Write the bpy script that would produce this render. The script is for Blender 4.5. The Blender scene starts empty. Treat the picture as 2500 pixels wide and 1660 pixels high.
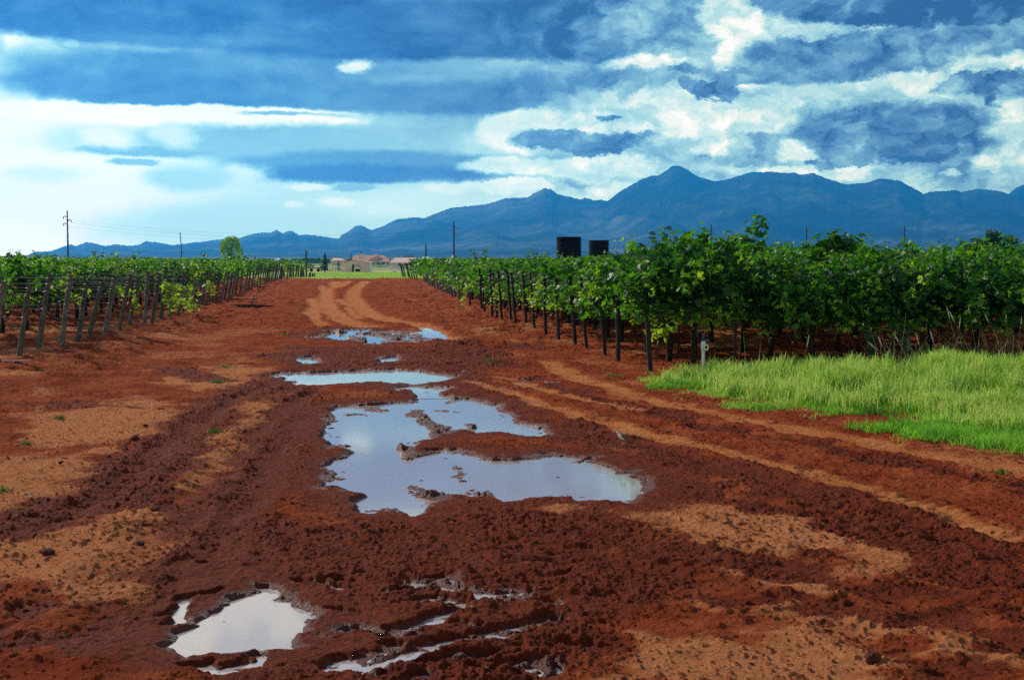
import bpy, math, random
import numpy as np
from mathutils import Vector, Matrix

R = math.radians
SC = bpy.context.scene
COL = SC.collection

# ------------------------------------------------------------------ camera
F = 3500.0                      # focal length in photo pixels (2500 wide)
CAM_H = 1.7
PITCH = math.atan((830 - 625) / F)
cam_d = bpy.data.cameras.new('camera')
cam_d.sensor_width = 36.0
cam_d.lens = F / 2500 * 36.0
cam_d.clip_start = 0.1
cam_d.clip_end = 60000
cam = bpy.data.objects.new('camera', cam_d)
cam.location = (0, 0, CAM_H)
cam.rotation_euler = (R(90) - PITCH, 0, 0)
COL.objects.link(cam)
SC.camera = cam

SC.view_settings.view_transform = 'Standard'
SC.view_settings.look = 'None'
SC.view_settings.exposure = 0.0
SC.view_settings.gamma = 1.0
SC.render.engine = 'CYCLES'
SC.cycles.max_bounces = 6
SC.cycles.diffuse_bounces = 2
SC.cycles.glossy_bounces = 3
SC.cycles.transmission_bounces = 3
SC.cycles.transparent_max_bounces = 6
SC.cycles.volume_bounces = 0
SC.cycles.use_denoising = False
SC.cycles.sample_clamp_indirect = 4.0

# sun: ahead and to the left, behind thin cloud
SUN_AZ = -48.0      # degrees from +Y, clockwise positive
SUN_EL = 31.0
sun_d = bpy.data.lights.new('sun', 'SUN')
sun_d.energy = 5.0
sun_d.angle = R(2.0)
sun_d.color = (1.0, 0.93, 0.82)
sun = bpy.data.objects.new('sun', sun_d)
_sv = Vector((math.sin(R(SUN_AZ)) * math.cos(R(SUN_EL)), math.cos(R(SUN_AZ)) * math.cos(R(SUN_EL)), math.sin(R(SUN_EL))))
sun.rotation_euler = _sv.to_track_quat('Z', 'Y').to_euler()
sun.location = (-30, 30, 60)
COL.objects.link(sun)

# ------------------------------------------------------------------ geometry of the view (used only to measure the place)
def ray(px, py):
    u = (px - 1250) / F
    v = (830 - py) / F
    d = Vector((u, math.cos(PITCH) + v * math.sin(PITCH), -math.sin(PITCH) + v * math.cos(PITCH)))
    return d

def azel(px, py):
    d = ray(px, py)
    return math.degrees(math.atan2(d.x, d.y)), math.degrees(math.atan2(d.z, math.hypot(d.x, d.y)))

def sstep(a, b, x):
    t = np.clip((np.asarray(x, dtype=float) - a) / (b - a), 0, 1)
    return t * t * (3 - 2 * t)

def base_z(y):
    """Large scale profile of the land along the road."""
    y = np.asarray(y, dtype=float)
    z = -0.25 * sstep(34, 60, y)
    z = z - 2.28 * np.clip((y - 118) / (380 - 118), 0, 1)
    return z

def G(px, py):
    """Point of the land seen at a place of the photograph."""
    d = ray(px, py)
    t = 1.0
    if d.z > -1e-4:
        d = d.copy(); d.z = -1e-4
    for k in range(60):
        z = float(base_z(d.y * t))
        t = t * .5 + .5 * (CAM_H - z) / (-d.z)
    return Vector((d.x * t, d.y * t, float(base_z(d.y * t))))

def at(px, py, Y):
    """Point at distance Y seen at a place of the photograph."""
    d = ray(px, py)
    t = Y / d.y
    return Vector((d.x * t, Y, CAM_H + d.z * t))

# ------------------------------------------------------------------ numpy noise
_rng = np.random.default_rng(11)
_perm = _rng.permutation(4096).astype(np.int32)
_ga = _rng.uniform(0, 2 * np.pi, 4096)
_gx = np.cos(_ga).astype(np.float32); _gy = np.sin(_ga).astype(np.float32)

def perlin(x, y, seed=0):
    x = np.asarray(x, dtype=np.float64) + seed * 37.31; y = np.asarray(y, dtype=np.float64) + seed * 91.7
    xi = np.floor(x).astype(np.int64); yi = np.floor(y).astype(np.int64)
    xf = (x - xi).astype(np.float32); yf = (y - yi).astype(np.float32)
    u = xf * xf * xf * (xf * (xf * 6 - 15) + 10); v = yf * yf * yf * (yf * (yf * 6 - 15) + 10)
    def g(ix, iy, fx, fy):
        h = _perm[(_perm[ix & 4095] + iy) & 4095]
        return _gx[h] * fx + _gy[h] * fy
    a = g(xi, yi, xf, yf); b = g(xi + 1, yi, xf - 1, yf)
    c = g(xi, yi + 1, xf, yf - 1); d = g(xi + 1, yi + 1, xf - 1, yf - 1)
    return ((a + u * (b - a)) * (1 - v) + (c + u * (d - c)) * v) * 1.5

def fbm(x, y, octs=3, seed=0, gain=.5):
    s = 0; a = 1; f = 1
    for k in range(octs):
        s = s + a * perlin(x * f, y * f, seed + k * 3); a *= gain; f *= 2.03
    return s

# ------------------------------------------------------------------ objects
def tag(o, label=None, cat=None, group=None, kind=None):
    if label: o['label'] = label
    if cat: o['category'] = cat
    if group: o['group'] = group
    if kind: o['kind'] = kind
    return o

def empty(name, loc=(0, 0, 0), rz=0.0):
    o = bpy.data.objects.new(name, None)
    o.empty_display_size = .3
    o.location = loc; o.rotation_euler = (0, 0, rz)
    COL.objects.link(o)
    return o

def link_mesh(name, me, parent=None, loc=None):
    o = bpy.data.objects.new(name, me)
    COL.objects.link(o)
    if parent is not None: o.parent = parent
    if loc is not None: o.location = loc
    return o

def np_mesh(name, V, faces, mat=None, smooth=False, attrs=None, fattrs=None):
    """faces: list of (n, k) int arrays, or one such array."""
    if not isinstance(faces, (list, tuple)): faces = [faces]
    faces = [np.asarray(f, dtype=np.int32) for f in faces if len(f)]
    me = bpy.data.meshes.new(name)
    V = np.asarray(V, dtype=np.float32)
    me.vertices.add(len(V)); me.vertices.foreach_set('co', V.ravel())
    idx = np.concatenate([f.ravel() for f in faces])
    cnt = np.concatenate([np.full(len(f), f.shape[1], dtype=np.int32) for f in faces])
    st = np.concatenate([[0], np.cumsum(cnt)[:-1]]).astype(np.int32)
    me.loops.add(len(idx)); me.loops.foreach_set('vertex_index', idx)
    me.polygons.add(len(cnt)); me.polygons.foreach_set('loop_start', st); me.polygons.foreach_set('loop_total', cnt)
    if smooth: me.polygons.foreach_set('use_smooth', np.ones(len(cnt), dtype=bool))
    me.update(calc_edges=True)
    for k, a in (attrs or {}).items():
        at_ = me.attributes.new(k, 'FLOAT', 'POINT'); at_.data.foreach_set('value', np.asarray(a, dtype=np.float32).ravel())
    for k, a in (fattrs or {}).items():
        at_ = me.attributes.new(k, 'FLOAT', 'FACE'); at_.data.foreach_set('value', np.asarray(a, dtype=np.float32).ravel())
    if mat: me.materials.append(mat)
    return me

class MB:
    """Collects shapes into one mesh."""
    def __init__(s): s.v = []; s.f = []
    def add(s, vs, fs):
        n = len(s.v); s.v += [tuple(v) for v in vs]; s.f += [tuple(n + i for i in f) for f in fs]
    def box(s, lo, hi, rz=0, c=(0, 0)):
        x0, y0, z0 = lo; x1, y1, z1 = hi
        P = [(x0, y0, z0), (x1, y0, z0), (x1, y1, z0), (x0, y1, z0), (x0, y0, z1), (x1, y0, z1), (x1, y1, z1), (x0, y1, z1)]
        s.add(P, [(3, 2, 1, 0), (4, 5, 6, 7), (0, 1, 5, 4), (1, 2, 6, 5), (2, 3, 7, 6), (3, 0, 4, 7)])
    def tube(s, pts, rad, n=8, cap=True, wob=0.0, rng=None):
        pts = [Vector(p) for p in pts]
        if not isinstance(rad, (list, tuple)): rad = [rad] * len(pts)
        base = len(s.v); up = Vector((0.13, 0.21, 1)).normalized()
        for i, p in enumerate(pts):
            t = (pts[min(i + 1, len(pts) - 1)] - pts[max(i - 1, 0)]).normalized()
            a = t.cross(up)
            if a.length < .05: a = t.cross(Vector((1, 0, 0)))
            a.normalize(); b = t.cross(a).normalized()
            for k in range(n):
                w = 2 * math.pi * k / n
                r = rad[i] * (1 + (wob * (rng.random() - .5) * 2 if rng else 0))
                s.v.append(tuple(p + a * math.cos(w) * r + b * math.sin(w) * r))
        for i in range(len(pts) - 1):
            for k in range(n):
                k2 = (k + 1) % n
                s.f.append((base + i * n + k, base + i * n + k2, base + (i + 1) * n + k2, base + (i + 1) * n + k))
        if cap:
            s.f.append(tuple(base + k for k in range(n)))
            s.f.append(tuple(base + (len(pts) - 1) * n + k for k in range(n - 1, -1, -1)))
    def mesh(s, name, mat, smooth=False):
        me = bpy.data.meshes.new(name)
        me.from_pydata(s.v, [], s.f)
        if mat: me.materials.append(mat)
        if smooth: me.polygons.foreach_set('use_smooth', [True] * len(me.polygons))
        me.update()
        return me
    def build(s, name, mat, parent=None, loc=None, smooth=False):
        return link_mesh(name, s.mesh(name, mat, smooth), parent, loc)

# ------------------------------------------------------------------ node helper
class NT:
    def __init__(s, tree): s.t = tree; s.t.nodes.clear()
    def n(s, kind, **kw):
        nd = s.t.nodes.new(kind)
        for k, v in kw.items(): setattr(nd, k, v)
        return nd
    def put(s, sock, v):
        if isinstance(v, bpy.types.NodeSocket): s.t.links.new(v, sock)
        elif v is not None: sock.default_value = v
    def m(s, op, a, b=None, c=None, clamp=False):
        nd = s.n('ShaderNodeMath', operation=op, use_clamp=clamp)
        s.put(nd.inputs[0], a); s.put(nd.inputs[1], b); s.put(nd.inputs[2], c)
        return nd.outputs[0]
    def vm(s, op, a, b=None, c=None, out=0):
        nd = s.n('ShaderNodeVectorMath', operation=op)
        s.put(nd.inputs[0], a); s.put(nd.inputs[1], b)
        if c is not None: s.put(nd.inputs[2], c)
        return nd.outputs[out]
    def noise(s, vec, scale, detail=3, rough=.5, out=0, dist=0, dim='3D'):
        nd = s.n('ShaderNodeTexNoise', noise_dimensions=dim)
        if vec is not None: s.put(nd.inputs['Vector'], vec)
        nd.inputs['Scale'].default_value = scale; nd.inputs['Detail'].default_value = detail
        nd.inputs['Roughness'].default_value = rough; nd.inputs['Distortion'].default_value = dist
        return nd.outputs[out]
    def rng(s, v, a, b, c=0., d=1., smooth=True):
        nd = s.n('ShaderNodeMapRange', interpolation_type='SMOOTHSTEP' if smooth else 'LINEAR')
        s.put(nd.inputs[0], v)
        for i, q in enumerate((a, b, c, d)): s.put(nd.inputs[i + 1], q)
        return nd.outputs[0]
    def mix(s, f, a, b):
        nd = s.n('ShaderNodeMix', data_type='RGBA')
        s.put(nd.inputs[0], f); s.put(nd.inputs[6], a); s.put(nd.inputs[7], b)
        return nd.outputs[2]
    def mixf(s, f, a, b):
        nd = s.n('ShaderNodeMix', data_type='FLOAT')
        s.put(nd.inputs[0], f); s.put(nd.inputs[2], a); s.put(nd.inputs[3], b)
        return nd.outputs[0]
    def ramp(s, f, stops, interp='LINEAR'):
        nd = s.n('ShaderNodeValToRGB'); nd.color_ramp.interpolation = interp
        el = nd.color_ramp.elements
        while len(el) < len(stops): el.new(.5)
        for e, (p, c) in zip(el, stops):
            e.position = p; e.color = (*c, 1) if len(c) == 3 else c
        s.put(nd.inputs[0], f)
        return nd.outputs[0]
    def attr(s, name, out='Fac'):
        nd = s.n('ShaderNodeAttribute', attribute_name=name)
        return nd.outputs[out]
    def bump(s, h, strength=.5, dist=.02, normal=None):
        nd = s.n('ShaderNodeBump'); nd.inputs['Strength'].default_value = strength
        nd.inputs['Distance'].default_value = dist
        s.put(nd.inputs['Height'], h)
        if normal is not None: s.put(nd.inputs['Normal'], normal)
        return nd.outputs[0]
    def pos(s): return s.n('ShaderNodeNewGeometry').outputs['Position']
    def obj(s): return s.n('ShaderNodeTexCoord').outputs['Object']

def lin(r, g, b):
    """sRGB 0..255 to linear"""
    return tuple((c / 255 / 12.92) if c / 255 <= .04045 else ((c / 255 + .055) / 1.055) ** 2.4 for c in (r, g, b))

def material(name):
    m = bpy.data.materials.new(name); m.use_nodes = True
    nt = NT(m.node_tree)
    out = nt.n('ShaderNodeOutputMaterial')
    return m, nt, out

def principled(nt, out, col, rough=.8, spec=.3, normal=None, metal=0.):
    p = nt.n('ShaderNodeBsdfPrincipled')
    if isinstance(col, tuple) and len(col) == 3: col = (*col, 1)
    nt.put(p.inputs['Base Color'], col); nt.put(p.inputs['Roughness'], rough)
    nt.put(p.inputs['Specular IOR Level'], spec); nt.put(p.inputs['Metallic'], metal)
    if normal is not None: nt.put(p.inputs['Normal'], normal)
    nt.put(out.inputs[0], p.outputs[0])
    return p

def plain(name, col, rough=.8, spec=.3, var=.25, scale=6., metal=0., bump=0.):
    m, nt, out = material(name)
    n1 = nt.noise(nt.obj(), scale, 4, .6)
    a = tuple(c * (1 - var) for c in col); b = tuple(min(1, c * (1 + var)) for c in col)
    c = nt.mix(nt.rng(n1, .3, .7), (*a, 1), (*b, 1))
    nrm = nt.bump(nt.noise(nt.obj(), scale * 6, 3, .6), bump, .01) if bump else None
    principled(nt, out, c, rough, spec, nrm, metal)
    return m
# ------------------------------------------------------------------ sky
world = bpy.data.worlds.new('World'); SC.world = world
world.use_nodes = True
HAZE = 1.28e-4                   # per metre
HAZE_TOP = 640.0
HAZE_END = 10800.0
HAZE_COL = (.03, .40, 1.0, 1)
HAZE_J = (.014, .20, .50)       # what the lit haze adds over a long path
def build_sky():
    nt = NT(world.node_tree)
    out = nt.n('ShaderNodeOutputWorld')
    inc = nt.n('ShaderNodeTexCoord').outputs['Generated']
    sep = nt.n('ShaderNodeSeparateXYZ'); nt.put(sep.inputs[0], inc)
    X, Y, Z = sep.outputs
    az = nt.m('MULTIPLY', nt.m('ARCTAN2', X, Y), 180 / math.pi)
    el = nt.m('MULTIPLY', nt.m('ARCTAN2', Z, nt.m('SQRT', nt.m('ADD', nt.m('MULTIPLY', X, X), nt.m('MULTIPLY', Y, Y)))), 180 / math.pi)
    cb = nt.n('ShaderNodeCombineXYZ'); nt.put(cb.inputs[0], az); nt.put(cb.inputs[1], el)
    P = cb.outputs[0]
    half = (.5, .5, .5)
    # billowing warp: large soft + medium + fine; flatter for the layered clouds left, puffier right
    right = nt.rng(az, -3., 5.)
    w1 = nt.vm('SUBTRACT', nt.noise(nt.vm('MULTIPLY', P, (.16, .34, 1)), 1., 3, .55, out=1), half)
    w2 = nt.vm('SUBTRACT', nt.noise(nt.vm('MULTIPLY', P, (.8, 1.25, 1)), 1., 6, .70, out=1), half)
    amp1 = nt.n('ShaderNodeCombineXYZ'); nt.put(amp1.inputs[0], 3.0); nt.put(amp1.inputs[1], nt.mixf(right, .45, 1.0))
    amp2 = nt.n('ShaderNodeCombineXYZ'); nt.put(amp2.inputs[0], nt.mixf(right, 1.6, 2.0)); nt.put(amp2.inputs[1], nt.mixf(right, .50, 1.25))
    Pw = nt.vm('MULTIPLY_ADD', w1, amp1.outputs[0], P)
    Pw = nt.vm('MULTIPLY_ADD', w2, amp2.outputs[0], Pw)
    S = 2500 / 2361
    t = nt.rng(el, 0, 10, .74, .52)
    def layer(t, cx, cy, rx, ry, val, soft=.5, mix=1.0):
        a, e = azel(cx * S, cy * S)
        ka = F / 57.3 / S                    # display px per degree
        k = (ka / rx, ka / ry, 0)
        q = nt.vm('MULTIPLY_ADD', Pw, k, (-a * k[0], -e * k[1], 0))
        d = nt.vm('LENGTH', q, out=1)
        soft *= (.85 if cx < 1150 else .60)
        m = nt.rng(d, 1 + soft * .5, 1 - soft * .5, 0, mix)
        return nt.mixf(m, t, val)
    L = [
        # far left glow and low sky
        (-60, 420, 520, 260, .95, 1.2), (30, 570, 150, 60, 1.0, .8), (330, 300, 380, 60, .93, .9),
        (700, 520, 420, 60, .70, 1.0), (1250, 470, 500, 40, .80, 1.0),
        # upper left
        (70, 120, 150, 42, .66, 1.0), (50, 105, 60, 26, .95, .6), (105, 128, 42, 22, .95, .6), (170, 100, 16, 10, .9, .8), (15, 170, 40, 40, .9, 1.0), (-20, 190, 90, 60, .9, .9), (250, 170, 260, 60, .5, .9),
        (1050, 180, 430, 90, .42, .6), (520, 185, 430, 62, .20, .5), (330, 195, 260, 45, .26, .6), (950, 215, 430, 45, .24, .5),
        (1130, 205, 270, 60, .22, .5), (1020, 165, 200, 30, .45, 1.0),
        (560, 150, 420, 24, .30, 1.5), (1150, 150, 200, 22, .5, 1.2), (600, -12, 1100, 105, .14, .3), (900, 70, 620, 66, .10, .35), (1250, 60, 330, 75, .10, .5), (170, 40, 300, 45, .16, .4), (400, 92, 240, 14, .26, 1.6), (1000, -80, 700, 60, .95, .8),
        (838, 152, 26, 13, .93, 1.4), (822, 160, 18, 8, .85, 1.4),
        # white band below
        (430, 268, 400, 26, 1.0, .35), (90, 250, 170, 20, 1.0, .5), (700, 268, 130, 7, .62, 1.2), (620, 275, 150, 12, 1., .8), (640, 262, 80, 5, .5, 1.0),
        # third cloud bank
        (330, 330, 190, 34, .72, .9), (680, 335, 330, 45, .52, .6), (1040, 345, 260, 62, .55, .9), (1150, 330, 120, 40, .68, 1.2), (880, 385, 350, 34, .32, .6), (860, 402, 290, 20, .18, .9),
        (330, 352, 140, 10, .45, .8), (300, 378, 60, 8, .5, .8), (260, 318, 60, 26, .88, 1.2), (420, 315, 40, 26, .8, 1.2), (560, 402, 50, 22, .82, 1.2),
        (425, 412, 105, 26, .66, 1.3), (95, 402, 65, 17, .84, 1.6), (825, 433, 60, 9, .5, .7), (1030, 436, 60, 10, .86, .6), (1180, 430, 120, 13, .9, .6), (720, 432, 50, 8, .88, 1.2),
        (790, 465, 40, 9, .88, 1.2), (690, 470, 20, 6, .84, 1.4),
        # bright cumulus, centre and right
        (1640, 290, 420, 110, .68, .7), (1230, 305, 130, 48, .90, .5), (1560, 230, 150, 90, .93, .35), (1440, 280, 150, 30, .85, .6), (1700, 260, 170, 80, .90, .6),
        (1390, 385, 110, 36, .9, .5), (1200, 385, 150, 24, .85, .6), (1480, 330, 30, 22, .62, .8), (1440, 190, 26, 44, .58, .7),
        (1330, 322, 150, 24, .33, .5), (1370, 345, 50, 18, .30, .6), (1390, 270, 30, 7, .45, .8), (1330, 428, 26, 6, .6, .7),
        (1540, 90, 200, 100, .44, .7), (1500, 140, 95, 18, .90, 1.2), (1590, 160, 60, 10, .3, .6), (1730, 90, 66, 88, .97, .9), (1690, 20, 60, 50, .85, .7),
        (1660, 205, 60, 22, .26, .5), (1600, 195, 18, 14, .3, .5), (1740, 165, 100, 22, .36, .6),
        (1930, 130, 220, 52, .32, .7), (1870, 60, 90, 26, .78, .8), (2180, 120, 260, 70, .38, .8), (2010, 52, 70, 14, .92, .6), (2140, 15, 300, 42, .10, .5), (1900, -10, 150, 40, .2, .6),
        (1930, 230, 230, 48, .78, .6), (1960, 250, 130, 22, .58, .7), (2090, 190, 95, 24, .90, 1.1), (2180, 250, 140, 26, .72, .7), (2300, 165, 110, 30, .90, 1.0), (2230, 200, 80, 20, .42, .6),
        (2330, 205, 80, 34, .26, .5), (2310, 245, 40, 24, .3, .6), (2340, 330, 90, 85, .80, .5), (2350, 370, 40, 40, .62, .7),
        (1790, 350, 210, 42, .48, .6), (2050, 310, 215, 66, .25, .8), (2080, 345, 180, 30, .20, 1.2), (1960, 330, 120, 50, .28, .5), (1650, 338, 70, 28, .90, 1.2), (1845, 350, 44, 30, .93, 1.3), (1870, 375, 30, 12, .4, .6),
        (1880, 398, 260, 16, .82, .6), (2110, 398, 100, 18, .6, .5), (2190, 404, 24, 9, .9, .5), (2150, 430, 24, 8, .88, .5), (2310, 425, 120, 24, .55, .8),
    ]
    for l in L: t = layer(t, *l)
    # above the frame: brighter, greyer broken overcast
    high = nt.rng(el, 9.6, 12.5)
    hn = nt.noise(nt.vm('MULTIPLY', P, (.10, .18, 1)), 1., 5, .6)
    t = nt.mixf(high, t, nt.rng(hn, .44, .60, .38, 1.0))
    # fine cloud texture
    fn = nt.noise(nt.vm('MULTIPLY', Pw, (.45, .9, 1)), 1., 7, .68)
    # sunward relief: each billow is bright on the side of the sun and grey on the other
    Q1 = nt.vm('MULTIPLY', Pw, (.42, .62, 1)); Q2 = nt.vm('ADD', Q1, (-.16, .20, 0))
    r1 = nt.noise(Q1, 1., 5, .58); r2 = nt.noise(Q2, 1., 5, .58)
    relief = nt.m('MULTIPLY', nt.m('SUBTRACT', r1, r2), nt.mixf(right, .22, 1.0))
    tex = nt.m('MULTIPLY', nt.m('SUBTRACT', fn, .5), nt.mixf(right, .22, .42))
    tex = nt.m('ADD', tex, relief)
    # rounded puffs where the clouds stand up as cumulus
    vo = nt.n('ShaderNodeTexVoronoi', feature='F1'); nt.put(vo.inputs['Vector'], nt.vm('MULTIPLY', Pw, (.9, 1.3, 1)))
    vo.inputs['Scale'].default_value = 1.0; vo.inputs['Detail'].default_value = 2.0; vo.inputs['Roughness'].default_value = .6
    puff = nt.m('MULTIPLY', nt.m('SUBTRACT', .62, vo.outputs[0]), nt.mixf(right, .05, .30))
    tex = nt.m('ADD', tex, puff)
    bulk = nt.noise(nt.vm('MULTIPLY', Pw, (.17, .42, 1)), 1., 4, .5)
    tex = nt.m('ADD', tex, nt.m('MULTIPLY', nt.m('SUBTRACT', bulk, .5), .55))
    # calm haze glow low on the left
    calm = nt.m('MULTIPLY', nt.rng(el, 3.2, 7.0, 1, 0), nt.rng(az, -9, 1, .9, 0))
    tex = nt.m('MULTIPLY', tex, nt.m('SUBTRACT', 1.0, calm))
    t = nt.m('ADD', t, nt.m('MULTIPLY', right, .06))
    t = nt.m('ADD', t, tex, clamp=True)
    t = nt.m('MULTIPLY', t, nt.rng(el, 17, 34, 1.0, .30))
    c = nt.ramp(t, [(0, lin(26, 92, 165)), (.12, lin(46, 118, 188)), (.28, lin(76, 148, 202)), (.45, lin(112, 180, 210)),
                    (.62, lin(150, 211, 221)), (.78, lin(190, 229, 228)), (.92, lin(232, 238, 232)), (1, lin(248, 247, 248))])
    # a bright cream gap high up, over the near puddle
    a0, e0 = azel(699, 1535); v0 = nt.vm('MULTIPLY_ADD', Pw, (1 / .9, 1 / .55, 0), (-a0 / .9, e0 / .55, 0))
    t = nt.mixf(nt.rng(nt.vm('LENGTH', v0, out=1), 1.3, .6), t, 1.0)
    # the cumulus side is greyer
    cg = nt.ramp(t, [(0, lin(52, 100, 152)), (.12, lin(72, 122, 170)), (.28, lin(100, 150, 188)), (.45, lin(132, 182, 204)),
                     (.62, lin(164, 208, 216)), (.78, lin(200, 228, 226)), (.92, lin(238, 241, 232)), (1, lin(252, 250, 242))])
    c = nt.mix(nt.rng(az, -12., 6., .40, .88), c, cg)
    # the part of the sky above the frame is a more neutral grey
    c = nt.mix(nt.m('MULTIPLY', high, .75), c, nt.ramp(t, [(0, lin(112, 124, 156)), (.5, lin(146, 154, 182)), (.75, lin(176, 178, 198)), (1, lin(250, 245, 225))]))
    sky = nt.n('ShaderNodeTexSky', sky_type='NISHITA', sun_disc=False)
    sky.sun_elevation = R(SUN_EL); sky.sun_rotation = R(SUN_AZ); sky.altitude = 1500
    bg1 = nt.n('ShaderNodeBackground'); nt.put(bg1.inputs[0], sky.outputs[0]); bg1.inputs[1].default_value = .05
    # the sky stands beyond the haze: brighter low down, where it is seen through more air
    path = nt.m('MINIMUM', nt.m('DIVIDE', HAZE_TOP, nt.m('MAXIMUM', Z, .02)), HAZE_END)
    T = nt.m('POWER', math.e, nt.m('MULTIPLY', path, -HAZE))
    j = nt.vm('SCALE', (*HAZE_J,)); nt.put(j.node.inputs['Scale'], nt.m('SUBTRACT', 1.0, T))
    c2 = nt.vm('SUBTRACT', c, j)
    c2 = nt.vm('MAXIMUM', c2, (.004, .01, .02))
    c3 = nt.vm('SCALE', c2); nt.put(c3.node.inputs['Scale'], nt.m('DIVIDE', 1.0, T))
    c = c3
    bg2 = nt.n('ShaderNodeBackground'); nt.put(bg2.inputs[0], c); bg2.inputs[1].default_value = 1.0
    mx = nt.n('ShaderNodeMixShader')
    # clear sky shows a little through the thin parts high up
    nt.put(mx.inputs[0], nt.mixf(high, 1.0, .88)); nt.put(mx.inputs[1], bg1.outputs[0]); nt.put(mx.inputs[2], bg2.outputs[0])
    nt.put(out.inputs[0], mx.outputs[0])
build_sky()
world.cycles.sampling_method = 'MANUAL'
world.cycles.sample_map_resolution = 1024
# ------------------------------------------------------------------ mountains
def mountain(name, prof, Yr, Yfoot, mat, seed, rough=1.0, rows=110, ncol=900, back=.12):
    xs = np.array([p[0] for p in prof], float); ys = np.array([p[1] for p in prof], float)
    px = np.linspace(xs[0], xs[-1], ncol)
    py = np.interp(px, xs, ys)
    # azimuth tangent and ridge height
    v = (830 - py) / F
    dy = math.cos(PITCH) + v * math.sin(PITCH)
    u = (px - 1250) / F / dy
    H = CAM_H + (-math.sin(PITCH) + v * math.cos(PITCH)) / dy * Yr + 3
    H = H + perlin(px / 7., px * 0, seed) * Yr * .00035 * rough + perlin(px / 2.6, px * 0, seed + 4) * Yr * .00018 * rough
    s = np.linspace(0, 1, rows)
    sb = np.linspace(1, 1 + back, 14)[1:]
    V = []
    Yn = Yfoot + (Yr - Yfoot) * s
    UU, SS = np.meshgrid(u, np.concatenate([s, sb]))
    HH = np.tile(H, (rows + len(sb), 1))
    YY = Yfoot + (Yr - Yfoot) * SS
    XX = UU * np.where(SS <= 1, YY, YY)
    prof_s = np.where(SS <= 1, SS ** 1.25, 1 - (SS - 1) / back)
    sc = (Yr - Yfoot)
    nz = 1 - np.abs(fbm(XX / sc * 3.2, YY / sc * 1.6, 5, seed, .55)) * 1.25
    spur = 1 - np.abs(perlin(XX / sc * 7 + perlin(XX / sc * 3, YY / sc * 3, seed + 9) * .8, YY / sc * 1.5, seed + 2)) * 1.6
    fine = fbm(XX / sc * 26, YY / sc * 22, 3, seed + 5)
    w = np.clip(SS * 4, 0, 1) * np.clip((1 - SS) * 3.0, 0, 1)
    Z = HH * prof_s * (1 - .62 * w + .62 * w * (nz * .45 + spur * .60)) + w * fine * HH.max() * .02
    Z = np.where(SS <= 1, np.minimum(Z, HH * (SS * 1.0) ** .55), Z)
    Z[0, :] = -30; Z[-1, :] = -30
    n, m = Z.shape
    V = np.stack([XX, YY, Z], -1).reshape(-1, 3)
    i = np.arange((n - 1) * m).reshape(n - 1, m)[:, :-1].ravel()
    Fq = np.stack([i, i + 1, i + m + 1, i + m], 1)
    me = np_mesh(name, V, Fq, mat, smooth=True)
    o = link_mesh(name, me); o['kind'] = 'structure'
    return o

def mountain_mat(name, dark, light, rock):
    m, nt, out = material(name)
    p = nt.pos()
    n1 = nt.noise(p, .0011, 6, .62)
    n2 = nt.noise(p, .006, 5, .65)
    c = nt.mix(nt.rng(n1, .40, .62), (*dark, 1), (*light, 1))
    c = nt.mix(nt.rng(nt.m('ADD', nt.m('MULTIPLY', n1, .5), nt.m('MULTIPLY', n2, .5)), .50, .64, 0, .55), c, (*rock, 1))
    c = nt.mix(nt.rng(nt.noise(p, .02, 5, .7), .45, .65, 0, .22), c, (.15, .15, .11, 1))
    nrm = nt.bump(nt.noise(p, .012, 6, .65), .5, 40)
    principled(nt, out, c, .95, .05, nrm)
    return m
M_mtn = mountain_mat('mountain_rock', (.005, .012, .014), (.060, .080, .050), (.30, .28, .22))
M_hill = mountain_mat('foothill_scrub', (.005, .012, .012), (.070, .085, .045), (.32, .28, .20))

RIDGE = [(-500, 660), (-200, 640), (53, 630), (85, 616), (122, 615), (159, 602), (175, 598), (185, 602), (212, 592), (238, 597), (254, 602), (280, 598), (317, 602), (344, 597),
         (355, 590), (392, 594), (423, 600), (476, 593), (529, 587), (587, 582), (610, 574), (635, 569), (661, 569), (675, 562), (690, 571), (704, 565), (713, 565), (730, 576), (751, 574),
         (794, 579), (825, 585), (836, 574), (857, 563), (868, 552), (884, 552), (905, 563), (931, 556), (968, 537), (1016, 532), (1037, 535), (1060, 524), (1101, 509), (1164, 503),
         (1196, 498), (1230, 487), (1250, 484), (1287, 484), (1308, 471), (1329, 461), (1345, 463), (1361, 475), (1419, 489), (1483, 493), (1515, 468), (1567, 439), (1590, 431), (1610, 429),
         (1630, 415), (1642, 406), (1660, 407), (1680, 417), (1700, 431), (1747, 444), (1779, 439), (1832, 422), (1885, 421), (1917, 424), (1938, 422), (1954, 428), (1986, 424), (2017, 437),
         (2065, 452), (2118, 447), (2150, 437), (2197, 443), (2225, 458), (2255, 475), (2271, 470), (2335, 466), (2345, 470), (2388, 462), (2441, 468), (2500, 489), (2620, 520), (2750, 500), (3000, 560)]
mountain('mountain_range', RIDGE, 9000, 5200, M_mtn, 21)
mountain('foothills', [(780, 634), (900, 618), (1000, 604), (1100, 597), (1150, 585), (1207, 570), (1250, 580), (1300, 574), (1340, 562), (1395, 577), (1440, 586), (1500, 580), (1560, 574), (1625, 578), (1659, 565),
         (1700, 586), (1760, 596), (1850, 604), (1930, 598), (2010, 592), (2100, 597), (2200, 590), (2350, 580), (2500, 588), (2700, 580), (2900, 620)], 6800, 4300, M_hill, 33, rows=70, ncol=600)
mountain('distant_mountain', [(2380, 560), (2440, 500), (2467, 471), (2485, 458), (2505, 450), (2560, 470), (2640, 500), (2800, 560)], 10400, 9500, M_mtn, 41, rows=30, ncol=160)
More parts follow.
